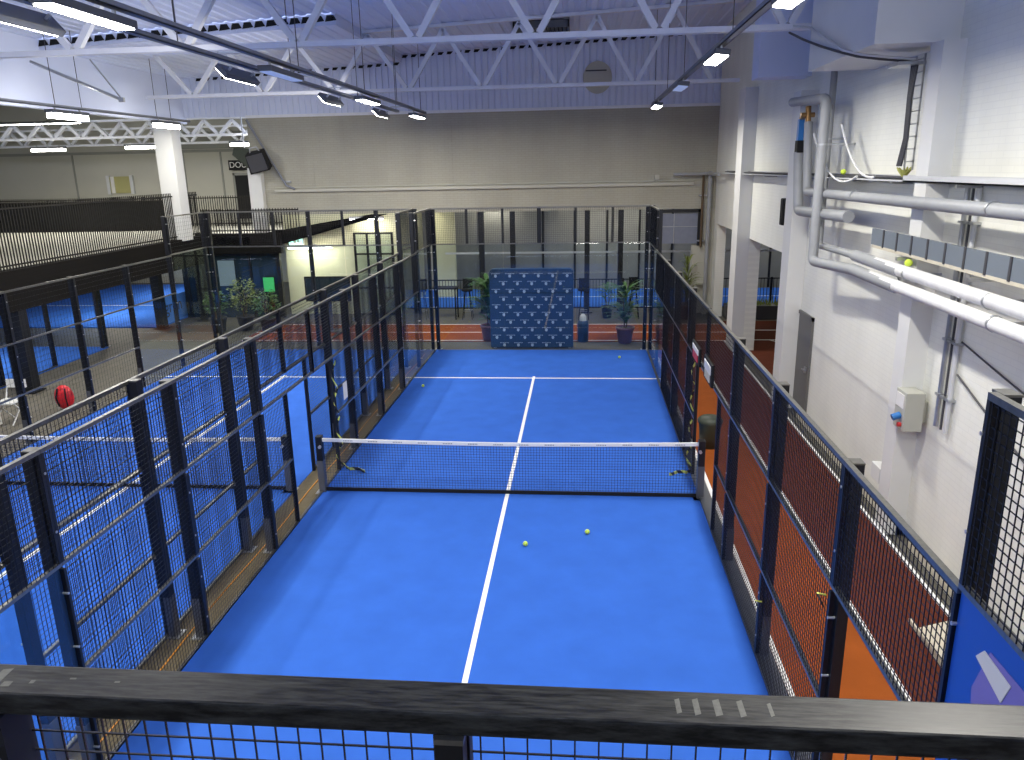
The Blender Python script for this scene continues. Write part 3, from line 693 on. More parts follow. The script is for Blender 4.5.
for x, y, w, l in ((-.06, -9.90, .022, .05), (-.03, -9.925, .02, .018), (.02, -9.915, .01, .012), (.10, -9.90, .014, .006), (.20, -9.905, .012, .006), (1.345, -9.905, .010, .045), (1.38, -9.905, .012, .05), (1.42, -9.905, .014, .05), (1.465, -9.905, .012, .05), (1.52, -9.905, .008, .04)):
    k.add([(x-w/2, y-l/2, 4.0106), (x+w/2, y-l*.4, 4.0106), (x+w*.4, y+l/2, 4.0106), (x-w*.55, y+l*.4, 4.0106)], [(0, 1, 2, 3)])
k.build('scuff_marks', mat('rubbed pale paint', (.075, .075, .06), .6, noise=.5, nscale=120), fN, kind='stuff')
tag(MB().tube([(-.055, -9.965, 3.875), (-.04, -9.985, 3.885), (-.03, -9.985, 3.865), (-.04, -9.98, 3.845), (-.06, -9.962, 3.84)], .006, 8).build('snap_hook', 'bolt', origin=(-.05, -9.965, 3.86)), 'small silver hook on the black near post at the bottom left corner', 'hook')
# court beyond under the mezzanine
fC = fence('court_fence', 'y', -13.2, -1, [(0, 2.5), (2, 2.5), (4, 2.5), (6, 2.5), (8, 2.5), (10.2, 2.5)], [(a, a+2, 0, 1.3, 'mesh') for a in (0, 2, 4, 6)], 'black fence of the blue court under the mezzanine', pitch=.14, bolts=False)
fD = fence('court_fence', 'x', 10.3, 1, [(-19, 2.5), (-17, 2.5), (-15.1, 2.5), (-13.3, 2.5)], [(-19, -13.2, 0, 2.5, 'glass')], 'glass end wall of the blue court under the mezzanine', bolts=False)

# padlocks / cable ties on right fence
for y, z, lab in ((-4.12, .72, 'yellow cable tie on the second nearest post of the right fence'), (-5.9, 1.88, 'pale cable tie on the middle rail of the right fence')):
    k = MB(); k.tube([(3.005, y, z), (2.985, y, z), (2.93, y-.03, z+.03), (2.94, y-.08, z-.0), (2.97, y-.06, z-.06)], .008, 6)
    tag(k.build('cable_tie', 'hazard', origin=(2.97, y, z)), lab, 'cable tie')

# papers on the blue board
pp = thing('taped_paper', (2.98, -8.1, 2.6), 'pale sheet taped to the deep blue fence board at the lower right', 'paper')
MB().prism([(-7.90, 2.77), (-7.96, 2.84), (-8.19, 2.82), (-8.14, 2.70)], 'x', 3.010, 3.014).build('sheet', 'paper', pp)
pp2 = thing('taped_poster', (2.98, -8.4, 2.5), 'mauve poster behind the pale sheet on the deep blue fence board', 'poster')
MB().prism([(-7.90, 2.60), (-8.0, 2.86), (-8.5, 2.86), (-8.5, 2.3), (-7.95, 2.3)], 'x', 3.015, 3.017).build('sheet', 'mauve', pp2)
MB().add([(3.010, -8.15, 2.68), (3.010, -8.19, 2.70), (3.010, -8.17, 2.52), (3.010, -8.13, 2.52)], [(0, 1, 2, 3)]).build('tape_strip', 'paper', pp2)

# ------------------------------------------------------------------ nets
def net(x0, x1, lab, cord=.045, sagz=.88):
    cx = (x0+x1)/2
    n = thing('court_net', (cx, 0, 0), lab, 'net', 'padel nets')
    top = lambda x: sagz+.04*abs((x-cx)/((x1-x0)/2))**1.5
    c = MB(); k = int((x1-x0)/cord); w = .0042
    xs = [x0+(x1-x0)*i/k for i in range(k+1)]
    for x in xs: c.box(x-w/2, -.002, .03, x+w/2, .002, top(x)-.02)
    rows = int(.84/cord)
    for j in range(rows):
        for i in range(0, k, 12):
            a, b = xs[i], xs[min(k, i+12)]
            za, zb = .05+(top(a)-.08)*j/rows, .05+(top(b)-.08)*j/rows
            c.beam((a, 0, za), (b, 0, zb), w, w)
    c.build('net_mesh', 'net', n)
    t = MB(); seg = 16
    for i in range(seg):
        a, b = x0+(x1-x0)*i/seg, x0+(x1-x0)*(i+1)/seg
        t.add([(a, -.012, top(a)-.055), (b, -.012, top(b)-.055), (b, -.012, top(b)), (a, -.012, top(a)), (a, .012, top(a)-.055), (b, .012, top(b)-.055), (b, .012, top(b)), (a, .012, top(a))],
              [(0, 1, 2, 3), (7, 6, 5, 4), (3, 2, 6, 7), (0, 4, 5, 1)])
    tp = t.build('top_band', 'tape', n)
    mk = MB()
    for i in range(14):
        x = x0+.35+i*(x1-x0-.7)/13
        for q in range(6): mk.box(x+q*.026, -.0135, top(x)-.04, x+q*.026+.016, -.0125, top(x)-.02)
    mk.build('printed_marks', 'mark', tp)
    MB().box(x0, -.01, .018, x1, .01, .075).build('bottom_band', 'rubber', n)
    for x, s in ((x0, -1), (x1, 1)):
        p = thing_part = MB().box(x, -.06, 0, x+s*.10, .06, .96).build('net_post', 'black', n, bevel=.008)
        MB().box(x-.001*s, -.065, .02, x+s*.102, .065, .55).build('post_sleeve', 'housing', p)
        MB().tube([(x+s*.02, -.07, .80), (x+s*.02, -.11, .80)], .025).build('winder', 'bolt', p)
        MB().box(x-.05, -.12, 0, x+.15*s, .12, .012).build('base_plate', 'galv', p)
net(-2.96, 2.96, 'padel net with white top band across the main blue court')
net(-9.3, -3.62, 'padel net across the left neighbouring court, behind two fences')

# tennis balls
for x, y, z, lab in ((.41, -1.72, .047, 'yellow-green ball on the court left of the other near ball'), (1.26, -1.32, .047, 'yellow-green ball on the near half, right of the other near ball'), (2.2, 9.0, .047, 'ball lying far away near the back glass on the right'),
                  (-2.6, 6.1, .047, 'tiny ball resting at the left court edge far back')):
    b = MB().sphere((0, 0, 0), .034, 18); o = b.build('tennis_ball', 'ball'); o.location = (x, y, z); tag(o, lab, 'ball', 'balls on the main court')
    tb = MB(); pts = []
    for i in range(41):
        t = 2*pi*i/40; v = Vector((.75*cos(t)+.25*cos(3*t), .75*sin(t)-.25*sin(3*t), .866*sin(2*t))).normalized()*.0345; pts.append(v)
    tb.tube(pts, .0012, 4).build('seam', 'tape', o)
for x, y, z, lab in ((5.30, -1.05, 3.765, 'yellow-green ball lodged on the white wall pipes'), (5.43, 2.2, 4.86, 'yellow-green ball lodged on the wall cable tray beside the riser pipes')):
    b = MB().sphere((0, 0, 0), .05 if z < 4 else .045, 18); o = b.build('tennis_ball', 'ball'); o.location = (x, y, z); tag(o, lab, 'ball')

# hazard tape hanging on door posts
def tapefall(x, y, s, lab, name='barrier_tape'):
    pts = []; n = 46
    for i in range(n):
        t = i/(n-1); z = 2.0-1.98*t; a = t*26
        rr = .04 + (.10*max(0, t-.6)); pts.append((x+s*.02+rr*cos(a), y+rr*sin(a), max(z, .03)))
    q = pts[-1]
    for i in range(1, 9): pts.append((q[0]-s*(.05*i), q[1]-.03*sin(i)-.02*i, .035+.02*abs(sin(i*1.7))))
    m = MB(); v = []
    for i, p in enumerate(pts): v += [(p[0], p[1], p[2]+.028), (p[0]+.004, p[1]+.004, max(.015, p[2]-.028))]
    m.add(v, [(2*i, 2*i+1, 2*i+3, 2*i+2) for i in range(len(pts)-1)])
    o = m.build(name, 'hazard', origin=(x, y, 0))
    sd = o.modifiers.new('thick', 'SOLIDIFY'); sd.thickness = .004
    tag(o, lab, 'tape')
tapefall(-2.96, .87, -1, 'yellow and black barrier tape wound down the left door post by the net')
tapefall(2.96, .95, 1, 'yellow and black barrier tape hanging in the right doorway beside the net')
nt_ = thing('notice_sheet', (-2.97, 1.38, 1.2), 'small white notice sheet hanging in the left fence beyond the net', 'notice')
MB().box(-2.975, 1.28, 1.16, -2.97, 1.50, 1.46).build('sheet', 'paper', nt_)
# flip scoreboards on the right fence
for y0, y1, z0, z1, lab, red in ((.35, 1.10, 2.02, 2.20, 'dark framed scoreboard with red and white cards on the right fence, farther one', True), (-.80, -.12, 2.02, 2.24, 'dark framed scoreboard with white card on the right fence, nearer one', False)):
    s = thing('scoreboard', (3.06, (y0+y1)/2, z0), lab, 'scoreboard', 'scoreboards on the right fence')
    MB().box(2.96, y0, z0, 2.998, y1, z1+.10).build('frame', 'rubber', s)
    MB().box(2.95, y0+.08, z0+.16, 2.96, y1-.08, z1+.06).build('white_card', 'paper', s)
    MB().box(2.948, y0+.12, z0+.04, 2.96, y1-.15, z0+.16).build('colour_card', 'redprint' if red else 'sandstone', s)
# bin beside the doorway
b = thing('litter_bin', (3.52, 2.3, 0), 'round dark olive bin standing just outside the right doorway', 'bin')
MB().lathe((3.52, 2.3, 0), [(0, 0), (.17, 0), (.205, .48), (.21, .50)], 24).build('body', 'bin', b)
MB().lathe((3.52, 2.3, .50), [(.225, -.02), (.23, .03), (.17, .08), (0, .09)], 24).build('lid', 'bin', b)

# strip details between the courts
cb = MB(); pts = [(-3.24+.02*sin(i*.9), -9.5+i*.5, .012) for i in range(39)]
tag(cb.tube(pts, .008, 5).build('floor_cable', 'orange', origin=(-3.24, -9.5, 0)), 'thin orange cable lying along the strip between the two courts', 'cable')

# ------------------------------------------------------------------ display wall
dw = thing('display_wall', (-.25, 10.45, 0), 'navy pop-up display wall printed with small pale emblems behind the end glass', 'display wall')
def rrect(x0, x1, z0, z1, r, n=6):
    p = []
    for cx, cz, a in ((x1-r, z1-r, 0), (x0+r, z1-r, pi/2), (x0+r, z0+.02, pi), (x1-r, z0+.02, 1.5*pi)):
        rr = r if cz > 1 else .02
        cxx = cx if cz > 1 else (x0+.02 if cx < 0 else x1-.02)
        for k in range(n+1): t = a+pi/2*k/n; p.append((cxx+rr*cos(t), cz+rr*sin(t)))
    return p
MB().prism(rrect(-1.44, .94, .02, 2.28, .12), 'y', 10.28, 10.52).build('fabric_panel', 'navy', dw)
lg = MB()
for r in range(10):
    z = 2.13-r*.222; n = 6 if r % 2 == 0 else 5
    for i in range(n):
        x = -1.26+(.215 if r % 2 else 0)+i*.405
        if x > .85: continue
        for q in range(7): lg.box(x-.12+q*.036, 10.272, z+.012+.006*(q % 2), x-.12+q*.036+.022, 10.279, z+.034)
        lg.add([(x-.028, 10.274, z), (x+.028, 10.274, z), (x+.040, 10.274, z-.05), (x+.02, 10.274, z-.085), (x-.02, 10.274, z-.085), (x-.040, 10.274, z-.05)], [(0, 1, 2, 3, 4, 5)])
        
lg.build('printed_emblems', 'logo', dw)
MB().box(-1.36, 10.25, 0, -1.28, 10.6, .02).build('foot', 'galv', dw); MB().box(.80, 10.25, 0, .88, 10.6, .02).build('foot', 'galv', dw)

# ------------------------------------------------------------------ plants
def palm(x, y, hgt, pot_r, pot_h, label, potm='pot', leafm='leaf', n=16, spread=.6, seed=1, stem=True, width=.05):
    rnd = random.Random(seed)
    t = thing('potted_plant', (x, y, 0), label, 'plant')
    p = MB().lathe((x, y, 0), [(0, 0), (pot_r*.72, 0), (pot_r*.98, pot_h*.86), (pot_r*1.08, pot_h*.86), (pot_r*1.08, pot_h), (pot_r*.95, pot_h), (pot_r*.93, pot_h*.9), (0, pot_h*.9)], 20).build('pot', potm, t)
    MB().lathe((x, y, pot_h*.9), [(pot_r*.92, .0), (0, .02)], 14).build('soil', 'soil', p)
    if stem:
        s = MB()
        for k in range(3):
            a = k*2.1; s.tube([(x+.03*cos(a), y+.03*sin(a), pot_h*.9), (x+.09*cos(a), y+.09*sin(a), pot_h+hgt*.3), (x+.13*cos(a), y+.13*sin(a), pot_h+hgt*.55)], [.018, .014, .01], 6)
        s.build('stem', 'bark', t)
    L = MB()
    for k in range(n):
        a = rnd.uniform(0, 2*pi); z0 = pot_h+hgt*rnd.uniform(.05, .7); ln = spread*rnd.uniform(.6, 1.1); up = rnd.uniform(.3, 1.0)*hgt*.45
        pts = []
        for j in range(6):
            u = j/5; pts.append(Vector((x+cos(a)*ln*u, y+sin(a)*ln*u, z0+up*u*(1.6-1.1*u))))
        side = Vector((-sin(a), cos(a), 0))
        for j in range(5):
            wj = width*sin(pi*min(.95, (j+.4)/5.2)); wk = width*sin(pi*min(.98, (j+1.4)/5.2)) if j < 4 else .004
            L.add([pts[j]-side*wj, pts[j]+side*wj, pts[j+1]+side*wk, pts[j+1]-side*wk], [(0, 1, 2, 3)])
            if j:
                for sd in (-1, 1):
                    tip = pts[j]+side*sd*width*3.2+Vector((cos(a), sin(a), -.2))*width*2
                    L.add([pts[j], pts[j]+Vector((cos(a), sin(a), 0))*width*.8, tip], [(0, 1, 2)])
    L.build('foliage', leafm, t)
    return t
palm(2.45, 11.0, 1.5, .26, .48, 'potted palm in a plum pot behind the end glass on the right', n=60, spread=.8, seed=3)
palm(-1.62, 11.3, 1.7, .24, .48, 'tall leafy plant in a plum pot left of the display wall', n=90, spread=.75, seed=5)
palm(2.05, 14.9, .9, .2, .4, 'small dark potted plant beyond the red lanes right of the display wall', potm='potdark', n=18, spread=.5, seed=8)
palm(4.7, 14.7, 1.9, .3, .5, 'bushy yellow-green plant by the pier at the right end of the opening', leafm='leafy', n=50, spread=.55, seed=9, width=.035)
def bush(x, y, z0, rx, rz, n, seed, lab, m='leaf'):
    rnd = random.Random(seed)
    t = thing('potted_plant', (x, y, 0), lab, 'plant')
    MB().lathe((x, y, 0), [(0, 0), (.20, 0), (.27, .42), (.29, .42), (.29, .48), (.25, .48), (0, .43)], 18).build('pot', 'potdark', t)
    st = MB()
    for k in range(7):
        a = k*.9; st.tube([(x+.04*cos(a), y+.04*sin(a), .42), (x+.12*cos(a), y+.12*sin(a), z0), (x+.6*rx*cos(a), y+.6*rx*sin(a), z0+rz*.5)], [.014, .010, .005], 5)
    st.build('stem', 'bark', t)
    L = MB()
    for k in range(n):
        a = rnd.uniform(0, 2*pi); u = rnd.uniform(-.9, 1); rr = rnd.uniform(.45, 1)
        c = Vector((x+rx*rr*cos(a)*math.sqrt(1-u*u*.9), y+rx*rr*sin(a)*math.sqrt(1-u*u*.9), z0+rz*u*rr))
        d = Vector((cos(a), sin(a), rnd.uniform(-.5, .6))).normalized()*rnd.uniform(.07, .13); e = d.cross(Vector((rnd.uniform(-1, 1), rnd.uniform(-1, 1), 1))).normalized()*.028
        L.add([c-d*.5, c+e, c+d*.6, c-e], [(0, 1, 2, 3)])
    L.build('foliage', m, t)
bush(-10.75, 12.6, .95, .42, .45, 420, 21, 'left one of the bushy plants in front of the dark glass vestibule')
bush(-9.95, 12.9, 1.15, .50, .60, 620, 22, 'middle bushy plant in front of the dark glass vestibule', 'leafy')
bush(-9.05, 12.6, .95, .45, .45, 420, 23, 'right bushy plant in front of the dark glass vestibule')
pl = thing('planter_box', (7.2, 14.8, 0), 'long dark planter box seen through the right wall opening', 'planter')
MB().box(6.0, 14.5, 0, 9.5, 15.1, .45).build('trough', 'potdark', pl)
g = MB(); rnd = random.Random(4)
for k in range(160):
    x, y = rnd.uniform(6.05, 9.4), rnd.uniform(14.55, 15.05); a = rnd.uniform(0, 6.28); h = rnd.uniform(.1, .3)
    g.add([(x-.03, y, .43), (x+.03, y, .43), (x+.08*cos(a), y+.08*sin(a), .43+h)], [(0, 1, 2)])
g.build('foliage', 'leafy', pl)
# bin-like item, stools, tables beyond the glass
lb = thing('litter_bin', (1.22, 11.2, 0), 'slim dark blue bin with white top beyond the end glass', 'bin')
MB().lathe((1.22, 11.2, 0), [(0, 0), (.16, 0), (.17, .5), (.15, .62), (0, .62)], 18).build('body', 'navy', lb)
MB().lathe((1.22, 11.2, .62), [(.10, 0), (.10, .12), (.04, .2), (0, .2)], 14).build('cap', 'paper', lb)
def stool(x, y, lab):
    t = thing('bar_stool', (x, y, 0), lab, 'stool', 'bar stools beyond the red lanes')
    MB().lathe((x, y, .98), [(0, 0), (.19, 0), (.2, .03), (.19, .07), (0, .08)], 16).build('seat', 'rubber', t)
    for k in range(4):
        a = pi/4+k*pi/2; MB().tube([(x+.1*cos(a), y+.1*sin(a), .98), (x+.24*cos(a), y+.24*sin(a), 0)], .014, 6).build('leg', 'rubber', t)
    MB().tube([(x+.2*cos(pi/4+k*pi/2), y+.2*sin(pi/4+k*pi/2), .3) for k in range(5)], .01, 6).build('foot_ring', 'galv', t)
    MB().box(x-.17, y+.17, 1.04, x+.17, y+.19, 1.38).build('backrest', 'rubber', t)
stool(-4.35, 14.7, 'black bar stool left of the high table beyond the end glass'); stool(-2.75, 14.7, 'black bar stool right of the high table beyond the end glass')
stool(1.25, 14.6, 'dark stool standing beside the black column right of the display wall'); stool(2.95, 14.8, 'dark stool behind the right potted palm')
tb = thing('high_table', (-3.55, 14.8, 0), 'narrow dark high table between two bar stools beyond the end glass', 'table')
MB().box(-4.0, 14.5, 1.06, -3.1, 15.1, 1.10).build('table_top', 'rubber', tb)
for sx in (-3.95, -3.15):
    for sy_ in (14.55, 15.05): MB().box(sx-.02, sy_-.02, 0, sx+.02, sy_+.02, 1.06).build('leg', 'rubber', tb)
# television on stand
tv = thing('television', (-6.9, 12.6, 0), 'black television on a stand behind the neighbouring court', 'television')
MB().box(-7.7, 12.55, 1.0, -6.2, 12.63, 1.80).build('screen_housing', 'rubber', tv, bevel=.01)
MB().box(-7.65, 12.54, 1.05, -6.25, 12.55, 1.75).build('screen', 'darkglass', tv)
MB().box(-7.0, 12.62, .04, -6.9, 12.7, 1.2).build('stand_pole', 'housing', tv)
MB().box(-7.3, 12.4, 0, -6.6, 12.9, .04).build('stand_base', 'housing', tv)
# white folding chair with red bag beyond the left court
ch = thing('folding_chair', (-10.95, 3.3, 0), 'white metal chair left of the red racket bag beyond the left fence', 'chair')
for sx in (-.2, .2):
    MB().tube([(-10.95+sx, 3.05, 0), (-10.95+sx, 3.5, .48), (-10.95+sx, 3.62, .85)], .016, 6).build('leg', 'chairwhite', ch)
    MB().tube([(-10.95+sx, 3.6, 0), (-10.95+sx, 3.15, .46)], .016, 6).build('leg', 'chairwhite', ch)
MB().box(-11.17, 3.08, .44, -10.73, 3.5, .47).build('seat', 'chairwhite', ch)
MB().box(-11.17, 3.58, .68, -10.73, 3.62, .86).build('backrest', 'chairwhite', ch)
bg_ = thing('racket_bag', (-10.35, 4.2, 0), 'round red racket bag standing on the floor beyond the left fence', 'bag')
MB().sphere((-10.35, 4.2, .28), .28, 20, sc=(.78, .5, 1.0)).build('body', 'red', bg_)
MB().tube([(-10.42, 4.09, .10), (-10.44, 4.05, .30), (-10.41, 4.1, .50)], .02, 6).build('strap', 'rubber', bg_)
MB().tube([(-10.24, 4.12, .10), (-10.22, 4.06, .30), (-10.25, 4.12, .50)], .015, 6).build('zip', 'rubber', bg_)
# folded bench next to it
bn_ = thing('low_bench', (-11.6, 3.0, 0), 'low pale bench at the left behind the fence', 'bench')
MB().box(-12.3, 2.8, .42, -11.0, 3.2, .46).build('seat', 'sandstone', bn_)
for sx in (-12.2, -11.1): MB().box(sx-.03, 2.85, 0, sx+.03, 3.15, .42).build('leg', 'chairwhite', bn_)
# bag on neighbouring court
bb = thing('sports_bag', (-4.35, -6.55, .012), 'blue and white sports bag on the neighbouring court at the bottom left corner', 'bag')
MB().tube([(-4.6, -6.75, .16), (-4.55, -6.7, .16), (-4.15, -6.4, .16), (-4.1, -6.36, .16)], [.07, .145, .145, .07], 14).build('body', 'bagblue', bb)
MB().tube([(-4.5, -6.6, .22), (-4.42, -6.52, .38), (-4.3, -6.45, .38), (-4.22, -6.4, .22)], .015, 6).build('handle', 'paper', bb)
MB().tube([(-4.44, -6.62, .16), (-4.38, -6.57, .16)], [.15, .15], 14).build('stripe', 'paper', bb)
MB().tube([(-4.32, -6.53, .16), (-4.30, -6.51, .16)], [.15, .15], 14).build('stripe', 'hazard', bb)
# ramp board by the right wall
rb = thing('ramp_board', (5.08, -4.04, 0), 'cream board lying tilted on a grey wedge on the red track at the right', 'board')
MB().add([(4.8, -3.59, .10), (5.4, -3.49, .22), (5.36, -4.49, .20), (4.88, -4.54, .06), (4.8, -3.59, .13), (5.4, -3.49, .25), (5.36, -4.49, .23), (4.88, -4.54, .09)],
         [(0, 1, 2, 3), (4, 5, 6, 7), (0, 1, 5, 4), (1, 2, 6, 5), (2, 3, 7, 6), (3, 0, 4, 7)]).build('board', 'sandstone', rb)
MB().prism([(4.95, 0), (5.52, 0), (5.52, .36), (5.35, .22)], 'y', -4.05, -3.45).build('wedge', 'greyfabric', rb)
MB().box(4.84, -4.49, 0, 4.86, -3.3, .07).build('batten', 'sandstone', rb)

# ------------------------------------------------------------------ wall services on the right
def pipe(name, pts, r, m, lab, clamps=(), cat='pipe', bands=None, group=None):
    t = thing(name, pts[0], lab, cat, group)
    # round the corners
    P = [Vector(p) for p in pts]; q = [P[0]]
    for i in range(1, len(P)-1):
        a = (P[i-1]-P[i]).normalized(); b = (P[i+1]-P[i]).normalized(); k = r*1.6
        for j in range(6):
            u = j/5; q.append((P[i]+a*k)*(1-u)**2 + P[i]*2*u*(1-u) + (P[i]+b*k)*u**2)
    q.append(P[-1])
    MB().tube(q, r, 14).build('tube', m, t)
    for c, d in clamps:
        c = Vector(c); d = Vector(d).normalized()*.015
        cm = MB().tube([c-d, c+d], r*1.10, 14)
        cm.beam(c, (XW, c.y, c.z), .02, .03); cm.build('clamp', 'galv', t)
    return t
yd = (0, 1, 0); zd = (0, 0, 1)
pipe('insulated_pipe', [(5.25, -12, 3.62), (5.25, .75, 3.66)], .078, 'pipew', 'upper white lagged pipe running along the right wall toward the viewer', [((5.25, y, 3.64), yd) for y in (-1.2, -3.2)], group='twin lagged pipes')
pipe('insulated_pipe', [(5.22, -12, 3.42), (5.22, .60, 3.46)], .078, 'pipew', 'lower white lagged pipe running along the right wall toward the viewer', [((5.22, -3.4, 3.45), yd)], group='twin lagged pipes')
for nm, (x, z) in (('insulated_pipe', (5.25, 3.645)), ('insulated_pipe.001', (5.22, 3.445))):
    MB().tube([(x, -.95, z-.002), (x, .74, z+.014)], .084, 14).build('grey_sleeve', 'pipe', bpy.data.objects[nm])
pipe('insulated_pipe', [(5.25, .76, 3.66), (5.36, 2.9, 3.60), (5.36, 2.9, 6.6)], .055, 'pipe', 'thinner grey riser pipe just behind the big hooked riser', [((5.36, 2.9, 5.4), zd)])
pipe('insulated_pipe', [(5.22, .61, 3.46), (5.12, 2.40, 3.38), (5.12, 2.40, 6.02), (5.12, 4.5, 6.12)], .082, 'pipe', 'big grey riser pipe hooked over at the top toward the back wall', [((5.12, 2.40, 5.3), zd)])
pipe('insulated_pipe', [(5.25, 1.2, 4.20), (5.25, 4.02, 4.14), (5.25, 4.30, 5.20)], .092, 'pipe', 'thick grey pipe with a lower elbow left of the risers')
pipe('insulated_pipe', [(5.25, -12, 4.56), (5.25, 3.55, 4.50), (5.25, 3.80, 5.72)], .075, 'pipe', 'straight grey pipe along the wall under the cable tray, turning up beside the elbow pipe', [((5.25, y, 4.535), yd) for y in (-3, 1.0)])
vv = thing('valve', (5.25, 3.85, 5.8), 'brass valve with blue handle on top of the thick grey pipe', 'valve')
MB().tube([(5.25, 3.83, 5.72), (5.25, 3.88, 6.0)], .05, 12).tube([(5.12, 3.86, 5.85), (5.36, 3.86, 5.85)], .045, 10).tube([(5.25, 3.86, 5.85), (5.25, 4.3, 5.82)], .04, 10).build('body', 'brass', vv)
MB().box(5.2, 4.24, 5.42, 5.3, 4.36, 5.80).build('actuator', 'bluelabel', vv); MB().box(5.19, 4.2, 5.2, 5.31, 4.38, 5.42).build('motor', 'rubber', vv)
ct = thing('wall_cable_tray', (5.4, -2, 4.8), 'long perforated steel cable tray along the right wall above the pipes', 'cable tray')
m_ = MB().box(5.365, -12, 4.75, 5.61, 13.5, 4.77).box(5.365, -12, 4.75, 5.38, -.4, 4.83).box(5.60, -12, 4.75, 5.61, 13.5, 4.83)
m_.build('tray', 'conduit', ct)
for y in (-6, -3.6, -1.9, 0, 2, 4.6, 7.5, 10.5): MB().box(5.365, y-.02, 4.71, XW, y+.02, 4.75).build('bracket', 'galv', ct)
cc = MB()
for i, r in enumerate((.012, .018, .014, .02, .012)):
    cc.tube([(5.40+.04*i+.012*sin(k*1.3+i), -12+k*1.3, 4.80+.008*sin(k+i)) for k in range(20)], r, 5)
tag(cc.build('cable_bundle', 'cable', origin=(5.35, -2, 4.87)), 'bundle of dark cables lying in the wall cable tray', 'cables')
bt = thing('trunking', (5.45, -2, 4.0), 'grey-blue cable trunking with dark straps between the pipes on the right wall', 'trunking')
MB().box(5.28, -12, 3.88, 5.33, .25, 4.10).build('side', 'bluegrey', bt)
MB().box(5.28, -12, 3.84, 5.37, .2, 3.88).build('shelf', 'sandstone', bt)
for i in range(14): MB().box(5.27, -6.2+i*.46, 3.87, 5.28, -6.16+i*.46, 4.11).build('strap', 'cable', bt)
for y in (-.9, -2.8): MB().beam((5.2, y, 3.80), (XW, y, 3.80), .05, .04).build('bracket', 'galv', bt)
wb = thing('wall_box', (5.5, -.45, 0), 'small white box fixed low on the wall left of the tall pilaster base', 'box')
MB().box(5.42, -.62, .55, XW, -.30, .78).build('cover', 'white', wb, bevel=.01)
MB().tube([(5.52, -.46, 0), (5.52, -.46, .56)], .02, 8).build('feed_pipe', 'conduit', wb)
rg = MB(); rnd = random.Random(2)
for i in range(9):
    a = i*.7; rg.tube([(5.45, -.2, 4.82), (5.45+.05*cos(a), -.2+.07*sin(a), 4.88), (5.45+.09*cos(a), -.2+.12*sin(a), 4.89+.05*rnd.random())], [.03, .022, .008], 6)
tag(rg.build('work_glove', mat('yellow glove', (.45, .45, .12), .8), origin=(5.45, -.2, 4.8)), 'crumpled yellowish glove lying on the cable tray at the foot of the small ladder', 'glove')
ld = thing('cable_ladder', (5.5, -.42, 4.9), 'small vertical cable ladder with drooping cables beside the tall pilaster', 'cable ladder')
lm = MB().box(5.40, -.56, 4.9, 5.42, -.54, 6.3).box(5.40, -.30, 4.9, 5.42, -.28, 6.3)
for i in range(9): lm.box(5.40, -.56, 5.0+i*.155, 5.42, -.28, 5.015+i*.155)
lm.build('ladder', 'galv', ld)
MB().box(5.12, -.5, 6.18, 5.45, -.1, 6.22).build('bracket', 'galv', ld)
cb = MB()
for k in range(4): cb.tube([(5.38-.01*k, -.42+.03*k, 6.22), (5.36, -.38+.03*k, 5.8), (5.39, -.34+.035*k, 5.3), (5.38, -.25+.04*k, 4.95)], .016, 6)
tag(cb.build('cable_bundle', 'cable', origin=(5.38, -.4, 5.6)), 'dark cables running down the small cable ladder', 'cables')
def hang(p, q, sag, r, m, lab, n=14):
    p, q = Vector(p), Vector(q); pts = []
    for i in range(n+1):
        u = i/n; v = p.lerp(q, u); v.z -= sag*4*u*(1-u); pts.append(v)
    tag(MB().tube(pts, r, 6).build('hanging_cable', m, origin=tuple(p)), lab, 'cable')
tag(MB().tube([(4.58, 2.9, 7.1), (4.58, 2.0, 6.86), (4.58, 1.0, 6.62), (4.60, .2, 6.44), (4.70, -.2, 6.33), (4.95, -.30, 6.28), (5.2, -.32, 6.25), (5.36, -.32, 6.24)], .018, 6).build('hanging_cable', 'cable', origin=(4.58, 2.9, 7.1)), 'dark cable sagging from the nearest truss to the cable ladder', 'cable')
tag(MB().tube([(4.62, 2.95, 7.22), (4.61, 1.8, 7.0), (4.60, .8, 6.68), (4.60, .1, 6.45), (4.72, -.3, 6.34), (5.0, -.4, 6.29), (5.36, -.38, 6.25)], .018, 6).build('hanging_cable', 'conduit', origin=(4.62, 2.95, 7.22)), 'grey cable beside the dark sagging one by the boxed beam', 'cable')
hang((5.22, 3.3, 5.5), (5.35, 1.3, 4.8), .35, .018, 'cablew', 'white hose drooping from the risers to the tray')
hang((5.3, 2.1, 5.6), (5.4, .7, 4.8), .25, .018, 'cablew', 'second white hose drooping right of the risers')
hang((5.62, -2.0, 2.55), (5.62, -6.4, 1.3), .05, .012, 'cable', 'thin dark cable sloping along the right wall behind the near fence')
hang((5.62, -2.0, 2.95), (5.62, -6.4, 2.35), .05, .010, 'cable', 'thin upper cable along the right wall above the near fence')
hang((5.62, .2, 3.55), (5.62, -.9, 2.95), .06, .012, 'cable', 'short grey cable hanging below the lagged pipes')
bx_ = thing('junction_box', (5.45, -1.25, 1.55), 'grey electrical box with blue socket on the tall pilaster', 'electrical box')
MB().box(5.32, -1.42, 1.62, 5.56, -1.10, 2.14).box(5.5, -1.3, 1.7, XW, -1.2, 2.0).build('cover', mat('beige grey box', (.42, .42, .36), .5), bx_, bevel=.01)
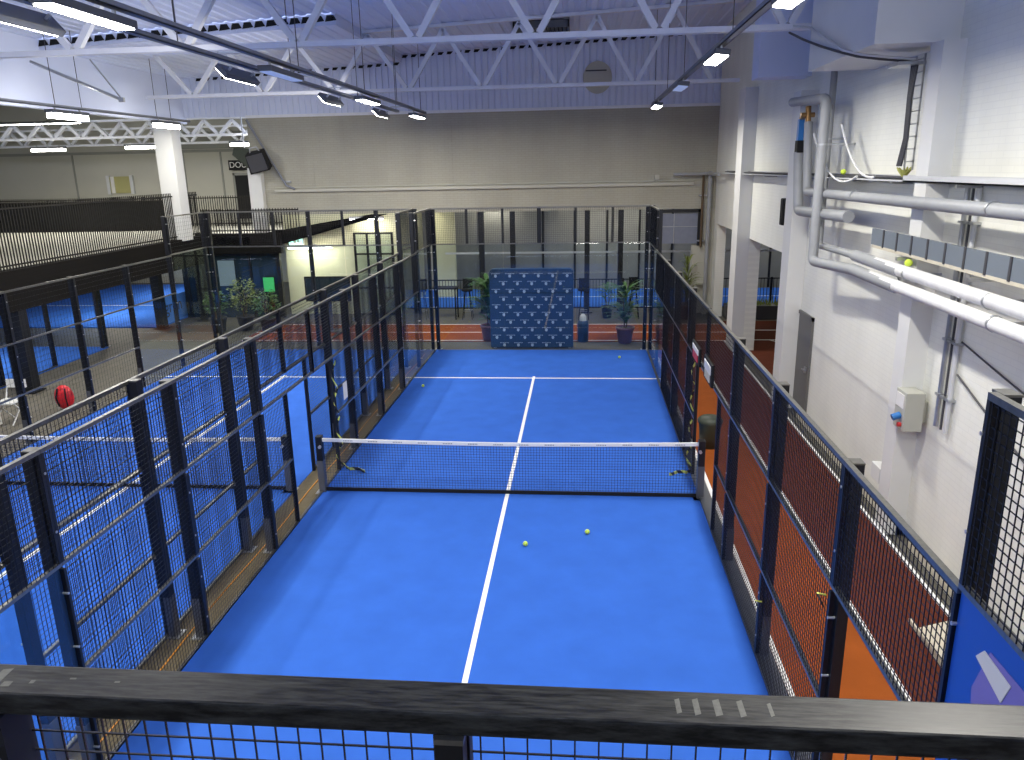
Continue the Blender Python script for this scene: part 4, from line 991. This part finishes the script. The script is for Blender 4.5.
MB().box(5.31, -1.38, 1.92, 5.32, -1.14, 2.10).build('label_plate', 'paper', bx_)
MB().tube([(5.32, -1.30, 1.82), (5.22, -1.30, 1.78)], .045, 12).build('blue_socket', 'bluelabel', bx_)
MB().tube([(5.32, -1.34, 1.70), (5.28, -1.34, 1.70)], .03, 12).build('red_switch', 'redprint', bx_)
for y, r, m, lab in ((-1.68, .03, 'galv', 'steel conduit running down the wall to the electrical box'), (-1.82, .015, 'cable', 'dark conduit beside the steel one down the right wall'), (-1.95, .03, 'conduit', 'pale conduit right of the dark one down the right wall')):
    cd_ = thing('conduit', (5.6, y, 2), lab, 'conduit', 'conduits on the right wall')
    MB().tube([(5.6, y, 4.7), (5.6, y, 1.80)], r, 8).build('tube', m, cd_)
    for z in (2.2, 2.9, 3.5, 4.3): MB().box(5.56, y-.05, z, XW, y+.05, z+.03).build('clip', 'galv', cd_)
hb = thing('wall_bracket', (5.5, 6.0, 4.2), 'black wall-mounted equipment bracket left of the risers', 'bracket')
MB().box(5.35, 5.6, 3.75, 5.5, 5.8, 4.3).box(5.5, 5.62, 3.8, XW, 5.78, 3.9).build('body', 'rubber', hb, bevel=.02)
MB().box(5.38, 5.55, 4.2, 5.6, 5.85, 4.3).build('hook', 'rubber', hb)
dp = thing('downpipe', (5.3, 15.4, 0), 'rusty grey downpipe in the corner of back and right wall', 'pipe')
MB().tube([(5.42, 15.5, 0), (5.42, 15.5, 4.8)], .07, 10).build('tube', 'pipe', dp)
MB().tube([(5.2, 15.5, 2.3), (5.2, 15.5, 4.7)], .04, 8).build('side_tube', 'bark', dp)
for z in (1, 2.5, 4): MB().box(5.1, 15.5, z, 5.5, 15.7, z+.04).build('clip', 'galv', dp)
hp_ = pipe('heating_pipe', [(5.35, 13.5, 4.72), (5.35, 15.4, 4.72), (4.2, 15.45, 4.72)], .05, 'pipe', 'horizontal grey pipe crossing the back right corner')
MB().box(3.6, YW-.16, 4.56, 3.75, YW-.02, 4.72).build('bracket', 'beige', hp_)

for o in bpy.data.objects:
    if '_o' in o.keys(): del o['_o']
